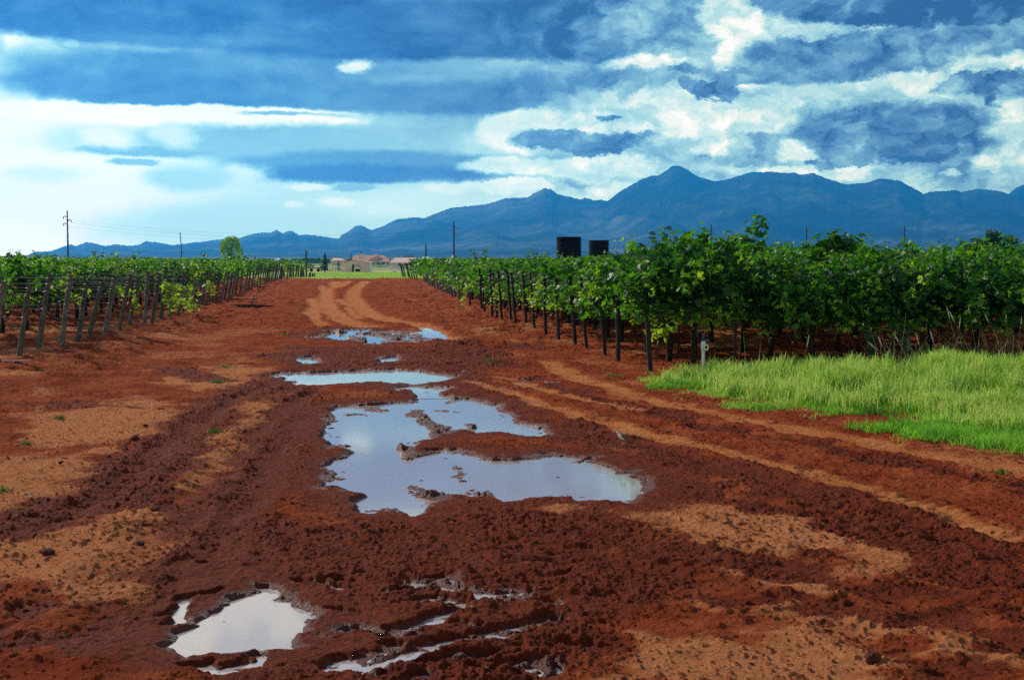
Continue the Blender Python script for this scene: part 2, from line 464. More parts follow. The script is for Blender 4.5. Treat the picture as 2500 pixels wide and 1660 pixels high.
mountain('distant_mountain', [(1380, 520), (1415, 489), (1428, 485), (1440, 487), (1452, 491), (1468, 489), (1485, 493), (1520, 520)], 10300, 9500, M_mtn, 44, rows=30, ncol=120)

# ------------------------------------------------------------------ air
def build_haze():
    mb = MB(); mb.box((-6500, -60, -60), (6500, HAZE_END, HAZE_TOP))
    m, nt, out = material('haze_air')
    pv = nt.n('ShaderNodeVolumePrincipled')
    pv.inputs['Color'].default_value = HAZE_COL
    pv.inputs['Density'].default_value = HAZE
    pv.inputs['Anisotropy'].default_value = 0.45
    nt.put(out.inputs[1], pv.outputs[0])
    o = mb.build('haze', m); o['kind'] = 'stuff'; o['label'] = 'thin blue air that makes the far mountains fade'
build_haze()
# ------------------------------------------------------------------ ground
D = 2500 / 2361
def dsp(pts): return [(x * D, y * D) for x, y in pts]
def crop(pts, ox, oy, k): return [(ox + x / k, oy + y / k) for x, y in pts]
def onland(pts): return np.array([[p.x, p.y] for p in (G(x, y) for x, y in pts)])

def poly_sd(X, Y, P, pad=1.5):
    """Signed distance to polygon P (positive inside), -pad where far."""
    out = np.full(X.shape, -pad, dtype=np.float32)
    lo = P.min(0) - pad; hi = P.max(0) + pad
    sel = (X > lo[0]) & (X < hi[0]) & (Y > lo[1]) & (Y < hi[1])
    x = X[sel]; y = Y[sel]
    if not len(x): return out
    d = np.full(x.shape, 1e9); ins = np.zeros(x.shape, bool)
    for i in range(len(P)):
        a = P[i]; b = P[(i + 1) % len(P)]
        e = b - a; L = max((e * e).sum(), 1e-9)
        t = np.clip(((x - a[0]) * e[0] + (y - a[1]) * e[1]) / L, 0, 1)
        d = np.minimum(d, (x - a[0] - t * e[0]) ** 2 + (y - a[1] - t * e[1]) ** 2)
        c = ((a[1] > y) != (b[1] > y)) & (x < (b[0] - a[0]) * (y - a[1]) / (b[1] - a[1] + 1e-12) + a[0])
        ins ^= c
    d = np.sqrt(d)
    out[sel] = np.maximum(np.where(ins, d, -d), -pad)
    return out

def line_d(X, Y, P, pad=1.5):
    out = np.full(X.shape, pad, dtype=np.float32)
    lo = P.min(0) - pad; hi = P.max(0) + pad
    sel = (X > lo[0]) & (X < hi[0]) & (Y > lo[1]) & (Y < hi[1])
    x = X[sel]; y = Y[sel]
    if not len(x): return out
    d = np.full(x.shape, 1e9)
    for i in range(len(P) - 1):
        a = P[i]; b = P[i + 1]; e = b - a; L = max((e * e).sum(), 1e-9)
        t = np.clip(((x - a[0]) * e[0] + (y - a[1]) * e[1]) / L, 0, 1)
        d = np.minimum(d, (x - a[0] - t * e[0]) ** 2 + (y - a[1] - t * e[1]) ** 2)
    out[sel] = np.minimum(np.sqrt(d), pad)
    return out

C7 = lambda p: crop(p, 640, 760, 2.362)
C8 = lambda p: crop(p, 300, 1340, 1.968)
CR = lambda p: crop(p, 640, 660, 4.724)
PUDDLES = [
    ('big', C7([(415, 545), (600, 530), (700, 525), (880, 510), (960, 490), (1000, 485), (1180, 500), (1380, 530), (1350, 570), (1500, 640), (1650, 690), (1600, 712), (1500, 700), (1260, 690),
                (1200, 660), (1060, 680), (960, 720), (830, 745), (810, 800), (940, 820), (1110, 790), (1200, 825), (1480, 850), (1650, 815), (1760, 825), (1900, 860), (2080, 910), (2190, 970),
                (2180, 1010), (2090, 1090), (1990, 1080), (1800, 1050), (1650, 1060), (1450, 1080), (1300, 1045), (1180, 1055), (1000, 1040), (900, 1110), (840, 1160), (740, 1140), (640, 1100),
                (560, 1040), (415, 1000), (430, 960), (395, 910), (420, 860), (560, 800), (430, 740), (400, 690), (420, 600)])),
    ('long', C7([(130, 372), (250, 345), (400, 342), (600, 333), (760, 325), (900, 335), (1130, 375), (1000, 402), (850, 417), (700, 402), (560, 404), (450, 412), (280, 420), (180, 402)])),
    ('neck', C7([(740, 440), (850, 425), (960, 420), (1080, 440), (1000, 458), (950, 480), (880, 458)])),
    ('left_small', C7([(195, 265), (280, 255), (335, 295), (270, 300), (215, 285)])),
    ('right_small', C7([(690, 262), (765, 256), (760, 290), (700, 295)])),
    ('far', C7([(260, 152), (390, 130), (400, 105), (600, 98), (650, 135), (740, 148), (760, 175), (680, 182), (640, 190), (560, 172), (520, 160), (440, 168), (400, 152)])),
    ('near', C8([(550, 170), (700, 165), (790, 195), (850, 230), (840, 290), (900, 350), (880, 460), (780, 480), (600, 495), (430, 490), (270, 450), (190, 440), (260, 370), (320, 320), (430, 270), (450, 230), (530, 205)])),
    ('near_side', C8([(960, 378), (1100, 370), (1220, 382), (1210, 408), (1000, 414)])),
]
SOGGY = [  # shallow wet streaks: line, half width
    (C8([(1300, 380), (1460, 340), (1560, 300), (1660, 265)]), .05), (C8([(1080, 520), (1300, 520), (1450, 460), (1650, 420), (1860, 395)]), .07),
    (C8([(1040, 545), (1200, 560), (1400, 590)]), .06), (C8([(1430, 150), (1600, 175), (1800, 200), (1950, 190)]), .10), (C8([(1700, 215), (1860, 225)]), .06), (C8([(1880, 360), (2080, 340)]), .05), (C8([(1500, 340), (1700, 345)]), .05), (C8([(1950, 460), (2150, 470)]), .04), (C8([(1060, 130), (1120, 140)]), .04), (C8([(1700, 560), (1900, 590)]), .04), (C8([(2080, 110), (2150, 100)]), .03), (C8([(1450, 230), (1600, 250)]), .05), (C8([(1960, 220), (2080, 260)]), .05), (C8([(1180, 420), (1380, 400)]), .05), (C8([(1500, 520), (1750, 500)]), .05), (C8([(1300, 200), (1380, 180)]), .03), (C8([(980, 290), (1100, 295)]), .04),
    (C8([(230, 350), (290, 270), (400, 200)]), .03), (C8([(380, 540), (450, 575)]), .05), (C8([(560, 540), (600, 500)]), .03), (C8([(1800, 380), (2050, 330)]), .05), (C8([(1900, 530), (2100, 560)]), .06), (C8([(1250, 460), (1180, 500)]), .05),
    (C8([(380, 590), (520, 560)]), .07), (C8([(920, 130), (1010, 190)]), .04),
    (C7([(1410, 435), (1530, 435)]), .16), (C7([(1450, 405), (1540, 405)]), .12), (C7([(1545, 395), (1660, 408)]), .16), (C7([(760, 112), (850, 125), (960, 165)]), .45), (C7([(830, 165), (900, 175)]), .3),
    (C7([(615, 270), (665, 272)]), .12), (C7([(60, 372), (130, 350), (200, 345)]), .12), (C7([(1080, 345), (1160, 348)]), .12), (C7([(960, 470), (1010, 500)]), .14), (C7([(900, 1130), (850, 1160)]), .05),
    (C7([(1000, 790), (1110, 790)]), .05),
]
BARS = [  # ridges of mud standing in the big puddle
    (C7([(865, 555), (900, 575), (930, 620), (1000, 650), (1080, 690)]), .13), (C7([(480, 585), (560, 575), (620, 590)]), .09), (C7([(590, 545), (690, 560)]), .11), (C7([(900, 990), (925, 1030), (990, 1060)]), .10),
    (C7([(895, 900), (915, 960)]), .02), (C7([(1120, 870), (1130, 930), (1145, 970)]), .06), (C7([(1020, 560), (1080, 560)]), .08), (C7([(1100, 565), (1190, 575)]), .05), (C7([(1070, 605), (1140, 615)]), .04),
    (C7([(1160, 640), (1220, 660)]), .05), (C7([(930, 850), (1060, 830)]), .05), (C7([(1200, 1005), (1235, 1010)]), .05), (C7([(1090, 490), (1060, 520)]), .05), (C7([(1650, 935), (1710, 943)]), .02),
    (C7([(820, 780), (860, 830)]), .10), (C7([(1470, 850), (1500, 870)]), .03), (C7([(1810, 1030), (1860, 1040)]), .07), (C7([(1220, 1020), (1310, 1050)]), .07),
    (C8([(620, 210), (670, 212)]), .03), (C8([(360, 390), (430, 398)]), .022), (C8([(460, 325), (480, 320)]), .02), (C8([(280, 340), (330, 345)]), .018), (C8([(490, 455), (520, 462)]), .025), (C8([(710, 295), (725, 297)]), .012), (C8([(690, 460), (710, 465)]), .015),
    (C7([(920, 425), (960, 430)]), .09), (C7([(950, 455), (980, 458)]), .06), (CR([(880, 700), (960, 740)]), .05), (CR([(1380, 810), (1420, 820)]), .12),
]
SAND = [dsp(p) for p in (
    [(0, 1235), (150, 1240), (260, 1175), (340, 1170), (480, 1240), (430, 1310), (400, 1370), (250, 1390), (0, 1360)], [(0, 1075), (160, 1050), (260, 1090), (220, 1150), (80, 1200), (0, 1225)],
    [(500, 940), (600, 920), (670, 925), (620, 985), (520, 1040), (450, 1060), (460, 1000)], [(360, 1050), (440, 1040), (570, 1075), (560, 1110), (470, 1140), (350, 1110)], [(370, 880), (540, 845), (640, 860), (600, 890), (480, 900)],
    [(80, 960), (330, 930), (460, 950), (360, 1010), (120, 1030)], [(1560, 1510), (1720, 1480), (1850, 1490), (2050, 1525), (2000, 1590), (1500, 1590)], [(1725, 1190), (1800, 1200), (1900, 1260), (1960, 1300), (1850, 1290)],
    [(1980, 1262), (2100, 1275), (2200, 1310), (2150, 1325), (2030, 1305)], [(1880, 1190), (1960, 1190), (2090, 1240), (2030, 1250)], [(1560, 1180), (1700, 1220), (1800, 1285), (1620, 1260)], [(1780, 1330), (1900, 1325), (1960, 1360), (1850, 1365)],
    [(1760, 1420), (2000, 1410), (2200, 1450), (1900, 1470)], [(1250, 1150), (1420, 1150), (1500, 1170), (1300, 1180)], [(1350, 1000), (1450, 1030), (1400, 1040)], [(2250, 1480), (2361, 1490), (2361, 1540), (2250, 1520)])]
TRACKS = [
    (CR([(990, 125), (880, 190), (740, 215), (735, 330), (770, 450), (900, 560), (1050, 610), (1230, 650)]), .42), (CR([(1190, 125), (1060, 220), (1035, 300), (1130, 430), (1250, 520), (1450, 575), (1700, 600)]), .45),
    (CR([(680, 180), (720, 280), (700, 400), (710, 460), (830, 520)]), .28), (CR([(560, 320), (610, 400), (540, 490), (480, 515)]), .30), (CR([(860, 330), (900, 350), (980, 410)]), .25), (CR([(640, 420), (600, 470), (600, 560), (700, 640)]), .22), (CR([(840, 130), (830, 190)]), .5),
    (CR([(1700, 590), (1900, 650), (2050, 760), (2300, 830)]), .30), (CR([(960, 420), (1060, 520), (1130, 560)]), .2),
    (dsp([(1260, 835), (1330, 872), (1500, 925), (1750, 975), (2000, 1020), (2200, 1060), (2500, 1110)]), .20), (dsp([(1080, 880), (1200, 915), (1300, 950), (1500, 1008), (1700, 1050), (2000, 1130), (2361, 1250)]), .13),
    (dsp([(1150, 870), (1350, 925), (1480, 950)]), .1),
]
WET = [
    (dsp([(640, 880), (520, 925), (430, 1000), (340, 1080), (250, 1150), (120, 1195), (-60, 1235)]), .42), (dsp([(330, 1130), (430, 1215), (520, 1250)]), .22), (dsp([(690, 900), (660, 1000), (570, 1120), (500, 1220), (440, 1330), (420, 1420)]), .35),
    (dsp([(1230, 870), (1400, 930), (1600, 975), (1900, 1030), (2361, 1130)]), .16), (dsp([(1300, 985), (1500, 1040), (1700, 1090), (2000, 1180), (2361, 1290)]), .35), (dsp([(1500, 1110), (1750, 1170), (2000, 1230), (2361, 1360)]), .25),
    (dsp([(1480, 1260), (1700, 1290), (1900, 1330), (2361, 1420)]), .20), (dsp([(1700, 1390), (1950, 1400), (2361, 1470)]), .15), (dsp([(0, 935), (250, 940), (400, 950)]), .15), (dsp([(0, 1440), (150, 1420), (300, 1380), (420, 1330)]), .10),
    (dsp([(-60, 1500), (200, 1480), (340, 1440)]), .2), (dsp([(380, 850), (520, 880)]), .3), (dsp([(640, 820), (900, 830), (1060, 850)]), .5), (dsp([(700, 770), (900, 775), (1060, 800), (1160, 850)]), .5), (dsp([(1240, 740), (1440, 760)]), .5), (dsp([(1180, 800), (1300, 808)]), .35),
]
RUTS = [dsp(p) for p in ([(-40, 1470), (150, 1385), (300, 1290), (420, 1180), (540, 1050), (660, 940), (760, 885)], [(60, 1230), (230, 1150), (340, 1070), (450, 985), (560, 915), (680, 870)], [(300, 1600), (380, 1480), (450, 1340), (530, 1220), (620, 1090), (700, 970)],
        [(1350, 965), (1550, 1040), (1750, 1100), (2050, 1190), (2400, 1310)], [(1450, 1180), (1650, 1240), (1900, 1330), (2150, 1420), (2400, 1500)], [(900, 1240), (1150, 1250), (1450, 1300), (1800, 1400), (2200, 1560)], [(1330, 930), (1600, 1010), (1900, 1085), (2400, 1220)])]
MUDZONE = [dsp(p) for p in ([(500, 1190), (800, 1190), (1200, 1160), (1480, 1190), (1700, 1330), (1500, 1440), (1350, 1600), (330, 1600), (330, 1480), (430, 1350)],
                            [(620, 870), (760, 900), (770, 1130), (620, 1180), (560, 1120), (640, 1010)], [(1050, 870), (1300, 960), (1480, 1080), (1380, 1060), (1100, 960)], [(640, 800), (1100, 800), (1150, 900), (1000, 925), (650, 860)],
                            [(2000, 1480), (2361, 1500), (2361, 1600), (2150, 1600)])]

def road_x(y): return -.109 * y - .7

def make_ground():
    NR, NCm = 1650, 1420
    t = np.linspace(3.9 ** -.5, 126.0 ** -.5, NR); y = t ** -2.0
    uc = np.linspace(-.49, .49, NCm)
    side = .49 + np.geomspace(.004, 1.3, 26)
    u = np.concatenate([-side[::-1], uc, side])
    Y, U = np.meshgrid(y, u, indexing='ij')
    X = U * Y
    Y = Y.ravel(); X = X.ravel()
    A = np.full(X.shape, .50, np.float32)      # churned amount
    sand = np.zeros_like(A); track = np.zeros_like(A); wet = np.zeros_like(A)
    jx = fbm(X * 1.6, Y * 1.6, 3, 5) * .22; jy = fbm(X * 1.6, Y * 1.6, 3, 8) * .22
    f1 = fbm(X * 4.2, Y * 4.2, 2, 15)
    Xj = X + jx; Yj = Y + jy * 2.0
    for P in SAND: sand = np.maximum(sand, sstep(-.38, .10, poly_sd(Xj, Yj, onland(P))) )
    rut = np.zeros_like(A)
    for P, w in TRACKS:
        d = line_d(Xj - jx * .6, Yj - jy * 1.2, onland(P)); q = d / max(w, .12); rut = rut + (np.exp(-(q / .8) ** 2) * -.012 + np.exp(-((q - 1.5) / .4) ** 2) * .014) * (Y < 30)
        track = np.maximum(track, (1 - sstep(w * .35, w * 1.5, d)) * (.85 + .25 * f1))
    for P, w in WET:
        d = line_d(Xj, Yj, onland(P)); wet = np.maximum(wet, 1 - sstep(w * .4, w * 1.5, d))
        q = d / max(w, .12); rut = rut + (np.exp(-(q / .8) ** 2) * -.012 + np.exp(-((q - 1.5) / .45) ** 2) * .013) * (Y < 30)
    rutm = np.zeros_like(A)
    for P in RUTS:
        d = line_d(X + jx * .4, Y + jy * .4, onland(P)); q = d / .12; rut = rut + np.exp(-(q / .9) ** 2) * -.016 + np.exp(-((q - 1.7) / .5) ** 2) * .014; rutm = np.maximum(rutm, np.exp(-(q / 1.0) ** 2)); wet = np.maximum(wet, .45 * np.exp(-(q / 1.8) ** 2))
    for P in MUDZONE:
        wet = np.maximum(wet, .85 * sstep(-.3, .3, poly_sd(Xj, Yj, onland(P))))
    pud = np.full(X.shape, -1.5, np.float32)
    jit = fbm(X * 3.1, Y * 2.2, 4, 51) * .10
    for nm, P in PUDDLES:
        pud = np.maximum(pud, poly_sd(X + jit, Y + jit * 1.5, onland(P)) + (-.04 if nm.startswith('near') else .05))
    sog = np.zeros_like(A)
    for P, w in SOGGY:
        d = line_d(X + jit, Y + jit, onland(P)); sog = np.maximum(sog, 1 - sstep(w * .6, w * 1.8, d))
    bar = np.zeros_like(A)
    for P, w in BARS:
        d = line_d(X + jit * .5, Y + jit, onland(P)); bar = np.maximum(bar, (1 - sstep(w * .2, w * 1.7 + .02, d)) * min(1, .62 + w * 2.6))
    # puddle surrounds are churned and wet
    near = sstep(-.9, -.1, pud)
    wet = np.maximum(wet, near * .9)
    wet = np.clip(wet, 0, 1)
    big = fbm(X * .55, Y * .4, 3, 71)
    patch = sstep(.0, .38, big + f1 * .18) * (Y < 34)
    sand = np.clip(sand * (1 - wet * .60) + .55 * patch * (1 - wet), 0, 1)
    A = np.clip((.46 + .55 * wet - .40 * sand - .45 * track + .2 * big) * (.72 + .55 * perlin(X * .9, Y * .9, 72) + .3 * f1), .05, 1.1)
    A = A * (1 - .7 * rutm)
    # ploughed strips beside the road, running along the vine rows
    rx = X - road_x(Y)
    rm = np.where(rx < 0, sstep(2.3, 3.6, -rx), sstep(1.7, 3.0, rx))
    rm = rm * sstep(21, 33, Y + np.where(rx < 0, 9, 0)) * (1 - track)
    s = Y - .11 * X
    wob = fbm(X * .35, s * .6, 2, 81) * .5
    ph = s / 1.35 + wob
    saw = ph - np.floor(ph)
    ridge = np.where(saw < .62, saw / .62, (1 - saw) / .38); ridge = ridge * ridge * (3 - 2 * ridge)
    ridge2 = np.abs(perlin(X * .5, s * 3.1, 83))
    wet = np.maximum(wet, rm * .62 * (1 - sstep(.05, .55, ridge)) * sstep(-.25, .15, perlin(X * .25, s * .7, 86)))  # furrow lows coloured darker: damp soil plus furrow shade put into the mask
    # clods
    b1 = 1 - np.abs(perlin(X * 2.1, Y * 2.1, 1)) * 2
    b2 = np.abs(perlin(X * 5.2 + f1 * .4, Y * 5.2, 2))
    b3 = np.abs(perlin(X * 11 + jx * 3, Y * 11, 3))
    b4 = np.abs(perlin(X * 23, Y * 23 + jy * 4, 4))
    b5 = np.abs(perlin(X * 47, Y * 47, 6))
    lump = sstep(.15, .55, perlin(X * 7.3, Y * 7.3, 9) + .25 * perlin(X * 19, Y * 19, 10))
    # smeared along the wheel direction at the right
    du = np.array([.34, -.94]); du = du / np.hypot(*du)
    al = X * du[0] + Y * du[1]; ac = X * du[1] - Y * du[0]
    smear = np.abs(perlin(al * 1.1, ac * 6.5, 12)) + .5 * np.abs(perlin(al * 2.6, ac * 15, 13))
    smear2 = np.abs(perlin(X * 1.6 + jx * 2, Y * 7.5, 31)) + .4 * np.abs(perlin(X * 4, Y * 17, 32))
    rz = sstep(.2, 1.2, X - road_x(Y) * .15 - 1.0) * (Y < 26)
    z = base_z(Y)
    h = .014 * b1 + .015 * b2 + .018 * b3 + .018 * b4 + .011 * b5 + .006 * lump - .010
    crumbs = sstep(.22, .62, perlin(X * 17 + jx * 4, Y * 17, 22)) * .010 * np.clip(.3 + A, 0, 1)
    h = h * (.10 + .95 * A) * np.clip(.55 + .45 * Y / 12, .7, 1.9) + crumbs * (1 - track)
    far_lump = np.abs(perlin(X * 1.3, s * 2.2, 84)) * .10 + np.abs(perlin(X * 2.9, s * 4.5, 85)) * .06 - .05
    h = h + (rm * (.21 * ridge + .08 * ridge2 - .09) + sstep(24, 40, Y) * (1 - track) * far_lump) * (.55 + .45 * A * 1.6)
    h = h + rz * (1 - near) * .030 * (smear - .4) * (.4 + .8 * A)
    speck = sstep(.46, .66, perlin(X * 26, Y * 26, 25) + .35 * perlin(X * 2.2, Y * 2.2, 26)) * (Y < 30)
    speck2 = sstep(.60, .74, perlin(X * 13, Y * 13, 27) + .3 * perlin(X * 1.3, Y * 1.3, 28)) * (Y < 40)
    h = h + (speck * .010 + speck2 * .011) * (1 - near)
    h = h + (Y < 16) * (1 - near) * (smear2 - .4) * .034 * wet * sstep(-.1, .3, perlin(X * .6, Y * .8, 33))
    tread = np.sin(al * 45 + np.abs(ac * 9 % 2 - 1) * 2.5)
    h = h + tread * .010 * (rz * np.clip(track + .6 * sstep(.2, .5, wet), 0, 1)) * (Y < 21) * sstep(-.2, .3, perlin(X * .5, Y * .5, 34))
    pebble = np.clip(perlin(X * 31, Y * 31, 19) - .48, 0, 1) * .035 * sand
    h = h + pebble + .012 * f1 * (1 - .5 * track)
    # wheel ruts of the far road
    h = h - .05 * track * (Y > 30) + .035 * (1 - track) * (1 - sstep(1.2, 2.6, np.abs(rx))) * sstep(34, 42, Y)
    h = h + rut * (1 - near) * (.7 + .5 * b3)
    # banks and basins of the puddles
    bank = sstep(-.75, -.18, pud) * (1 - sstep(-.18, .0, pud))
    dep = sstep(-.07, .10, pud)
    slope = sstep(-.55, -.02, pud)
    h = h * (1 - .55 * slope) - .004 * slope
    isl = sstep(.30, .55, fbm(X * 3.3, Y * 2.6, 3, 55) + .25 * b3) * (1 - sstep(.08, .20, pud))
    floor_ = -.080 + .02 * (b2 + b3 - .5) + .05 * isl * (Y > 8.5) + (Y > 28) * .080 * sstep(.1, .5, perlin(X * 2.2, Y * 1.1, 57) + .4 * b3)
    h = h * (1 - dep) + dep * floor_
    h = h + bar * np.clip(dep, 0, 1) * (.052 + .012 * (b2 + b3) + .008 * b4)
    h = h + sog * (1 - dep) * (-.046 + .02 * b3)
    V = np.stack([X, Y, z + h], 1)
    n, m = NR, len(u)
    i = np.arange((n - 1) * m).reshape(n - 1, m)[:, :-1].ravel()
    Fq = np.stack([i, i + 1, i + m + 1, i + m], 1)
    crev = np.clip(.5 + h * 9, 0, 1)
    soak = np.clip(sstep(-.16, .05, pud) + sog * .9 + .5 * bar * (pud > -.3), 0, 1)
    shell = np.where(dep > .5, 0, np.clip(sand + .42 * ridge * rm * (1 - wet), 0, 1))  # crests coloured paler: dry soil plus the light on the ridges
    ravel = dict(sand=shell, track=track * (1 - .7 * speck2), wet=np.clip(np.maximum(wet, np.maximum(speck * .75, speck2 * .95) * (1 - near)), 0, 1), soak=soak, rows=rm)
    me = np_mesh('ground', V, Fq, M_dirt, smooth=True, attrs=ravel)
    o = link_mesh('ground', me); o['kind'] = 'structure'
    zlook = (z + h)
    def height(x, yy):
        """height of the built ground near a point"""
        r = int(np.clip(round((yy ** -.5 - t[0]) / (t[1] - t[0])), 0, n - 1)); c = int(np.argmin(np.abs(u - x / yy)))
        return float(zlook[r * m + c])
    return height

def dirt_mat():
    m, nt, out = material('red_dirt')
    p = nt.pos()
    sand, track, wet, soak = nt.attr('sand'), nt.attr('track'), nt.attr('wet'), nt.attr('soak')
    n1 = nt.noise(p, 1.4, 6, .65); n2 = nt.noise(p, 18, 5, .65); n3 = nt.noise(p, 120, 3, .6)
    soil = nt.mix(nt.rng(n1, .32, .68), (.23, .038, .012, 1), (.42, .100, .033, 1))
    soil = nt.mix(nt.rng(n2, .35, .7, 0, .6), soil, (.14, .020, .007, 1))
    sandc = nt.mix(nt.rng(n2, .3, .7), (.46, .155, .055, 1), (.56, .215, .085, 1))
    sandc = nt.mix(nt.rng(n3, .58, .68, 0, .75), sandc, (.20, .055, .025, 1))
    tr = nt.mix(nt.rng(n1, .3, .7), (.46, .145, .042, 1), (.60, .225, .078, 1))
    wetc = nt.mix(nt.rng(n2, .3, .7), (.085, .013, .005, 1), (.22, .038, .012, 1))
    e = nt.m('SUBTRACT', nt.noise(p, 6, 6, .78), .5)
    e2 = nt.m('SUBTRACT', nt.noise(p, 15, 4, .75), .5)
    st = nt.m('MULTIPLY', nt.m('SUBTRACT', nt.noise(nt.vm('MULTIPLY', p, (.55, 3.6, 1)), 1., 5, .65), .5), nt.attr('rows'))
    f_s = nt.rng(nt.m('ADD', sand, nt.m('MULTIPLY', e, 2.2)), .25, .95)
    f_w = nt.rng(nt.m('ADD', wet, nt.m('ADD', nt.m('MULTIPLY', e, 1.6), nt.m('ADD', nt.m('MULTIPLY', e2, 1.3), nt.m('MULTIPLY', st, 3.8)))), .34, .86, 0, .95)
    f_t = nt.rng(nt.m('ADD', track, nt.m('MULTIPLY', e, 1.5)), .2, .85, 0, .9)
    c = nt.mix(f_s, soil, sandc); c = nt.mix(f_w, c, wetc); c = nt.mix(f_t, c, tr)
    sk = nt.rng(nt.m('ADD', soak, nt.m('MULTIPLY', e, .6)), .35, .8)
    c = nt.mix(nt.m('MULTIPLY', sk, .8), c, (.12, .024, .009, 1))
    rough = nt.mixf(sk, nt.mixf(f_w, .95, .75), .38)
    nrm = nt.bump(nt.m('ADD', nt.noise(p, 45, 6, .7), nt.m('MULTIPLY', nt.noise(p, 160, 3, .6), .35)), .95, .035)
    principled(nt, out, c, rough, nt.mixf(sk, nt.mixf(f_w, .02, .05), .22), nrm)
    return m

def water_mat():
    m, nt, out = material('muddy_water')
    p = nt.pos()
    n = nt.noise(nt.vm('MULTIPLY', p, (1, .6, 1)), 9, 3, .5)
    nrm = nt.bump(n, .012, .02)
    d = nt.n('ShaderNodeBsdfPrincipled'); nt.put(d.inputs['Base Color'], (.60, .48, .43, 1)); d.inputs['Roughness'].default_value = .6
    g = nt.n('ShaderNodeBsdfGlossy'); nt.put(g.inputs['Color'], (1.0, .95, .90, 1)); g.inputs['Roughness'].default_value = WATER_ROUGH
    nt.put(g.inputs['Normal'], nrm)
    fr = nt.n('ShaderNodeFresnel'); fr.inputs[0].default_value = 2.0
    mx = nt.n('ShaderNodeMixShader'); nt.put(mx.inputs[0], nt.m('MULTIPLY_ADD', fr.outputs[0], .95, .05, clamp=True))
    tp = nt.n('ShaderNodeBsdfTransparent'); nt.put(tp.inputs[0], (.85, .62, .50, 1)); m2 = nt.n('ShaderNodeMixShader'); m2.inputs[0].default_value = .25
    nt.put(m2.inputs[1], d.outputs[0]); nt.put(m2.inputs[2], tp.outputs[0])
    nt.put(mx.inputs[1], m2.outputs[0]); nt.put(mx.inputs[2], g.outputs[0]); nt.put(out.inputs[0], mx.outputs[0])
    return m
WATER_ROUGH = .055
M_dirt = dirt_mat(); M_water = water_mat()
GZ = make_ground()

WATER_LEVEL = -.030
def make_water():
    for nm, P in PUDDLES:
        L = onland(P)
        lo = L.min(0) - .25; hi = L.max(0) + .25
        # outline a little larger than the pool, under its banks
        c = L.mean(0)
        z = float(base_z(L[:, 1].mean())) + WATER_LEVEL
        if nm == 'near': lo = lo - (.4, .5); hi = hi + (1.9, .35)
        if nm == 'far': lo = lo - (.6, .4); hi = hi + (2.4, .4)
        V = [(lo[0], lo[1], z), (hi[0], lo[1], z), (hi[0], hi[1], z), (lo[0], hi[1], z)]
        if nm in ('near_side',): continue
        if nm == 'neck': V = [(v[0], v[1], z + .003) for v in V]
        me = np_mesh('puddle', V, np.array([[0, 1, 2, 3]]), M_water)
        o = link_mesh('puddle', me); o['kind'] = 'structure'
    L = onland(C7([(1400, 450), (1680, 450), (1680, 390), (1400, 390)]))
    lo = L.min(0); hi = L.max(0)
    me = np_mesh('puddle', [(lo[0], lo[1], WATER_LEVEL), (hi[0], lo[1], WATER_LEVEL), (hi[0], hi[1], WATER_LEVEL), (lo[0], hi[1], WATER_LEVEL)], np.array([[0, 1, 2, 3]]), M_water)
    link_mesh('puddle', me)['kind'] = 'structure'
make_water()

# land behind the camera and under the whole place
def rear():
    m = M_dirt
    xs = np.array([-220, -60, -12, -4, 4, 12, 60, 220.]); ys = np.array([-160, -40, -8, 0, 3.9])
    X, Y = np.meshgrid(xs, ys); V = np.stack([X.ravel(), Y.ravel(), np.where(np.abs(X.ravel()) > 0, -.035, -.035)], 1)
    i = np.arange(len(ys) * len(xs)).reshape(len(ys), len(xs)); q = np.stack([i[:-1, :-1].ravel(), i[:-1, 1:].ravel(), i[1:, 1:].ravel(), i[1:, :-1].ravel()], 1)
    o = link_mesh('ground', np_mesh('ground', V, q, m)); o['kind'] = 'structure'
rear()

def field():
    """pale green pasture and plain that reach the mountains"""
    m, nt, out = material('pasture')
    p = nt.pos()
    sep = nt.n('ShaderNodeSeparateXYZ'); nt.put(sep.inputs[0], p)
    Yc = sep.outputs[1]
    st = nt.vm('MULTIPLY', p, (.012, .055, 0))
    n1 = nt.noise(st, 1., 5, .6); n2 = nt.noise(p, .9, 5, .7)
    c = nt.mix(nt.rng(n1, .38, .60), (.20, .28, .05, 1), (.56, .48, .17, 1))
    c = nt.mix(nt.rng(n2, .4, .7, 0, .5), c, (.10, .19, .02, 1))
    far = nt.mix(nt.rng(nt.noise(nt.vm('MULTIPLY', p, (.0012, .006, 0)), 1., 4, .6), .4, .6), (.05, .10, .02, 1), (.17, .22, .06, 1))
    c = nt.mix(nt.rng(Yc, 480, 900), c, far)
    nrm = nt.bump(n2, .6, .2)
    principled(nt, out, c, .95, .1, nrm)
    ys = np.concatenate([[118.5, 122, 126], np.linspace(135, 380, 30), [420, 600, 1000, 2000, 4000, 8000, 10700]])
    us = np.linspace(-.95, .95, 60)
    Y, U = np.meshgrid(ys, us, indexing='ij'); X = U * np.maximum(Y, 160)
    Z = base_z(Y) + np.where(Y < 130, -.0, 0) + fbm(X * .03, Y * .02, 2, 91) * .12 * (Y > 130)
    Z = np.where(Y < 121, Z - .25, np.where(Y < 127, Z + .02 , Z))
    X = np.clip(X, -6400, 6400)
    V = np.stack([X.ravel(), Y.ravel(), Z.ravel()], 1)
    n, k = X.shape; i = np.arange(n * k).reshape(n, k)
    q = np.stack([i[:-1, :-1].ravel(), i[:-1, 1:].ravel(), i[1:, 1:].ravel(), i[1:, :-1].ravel()], 1)
    o = link_mesh('field', np_mesh('field', V, q, m, smooth=True)); o['kind'] = 'structure'
field()
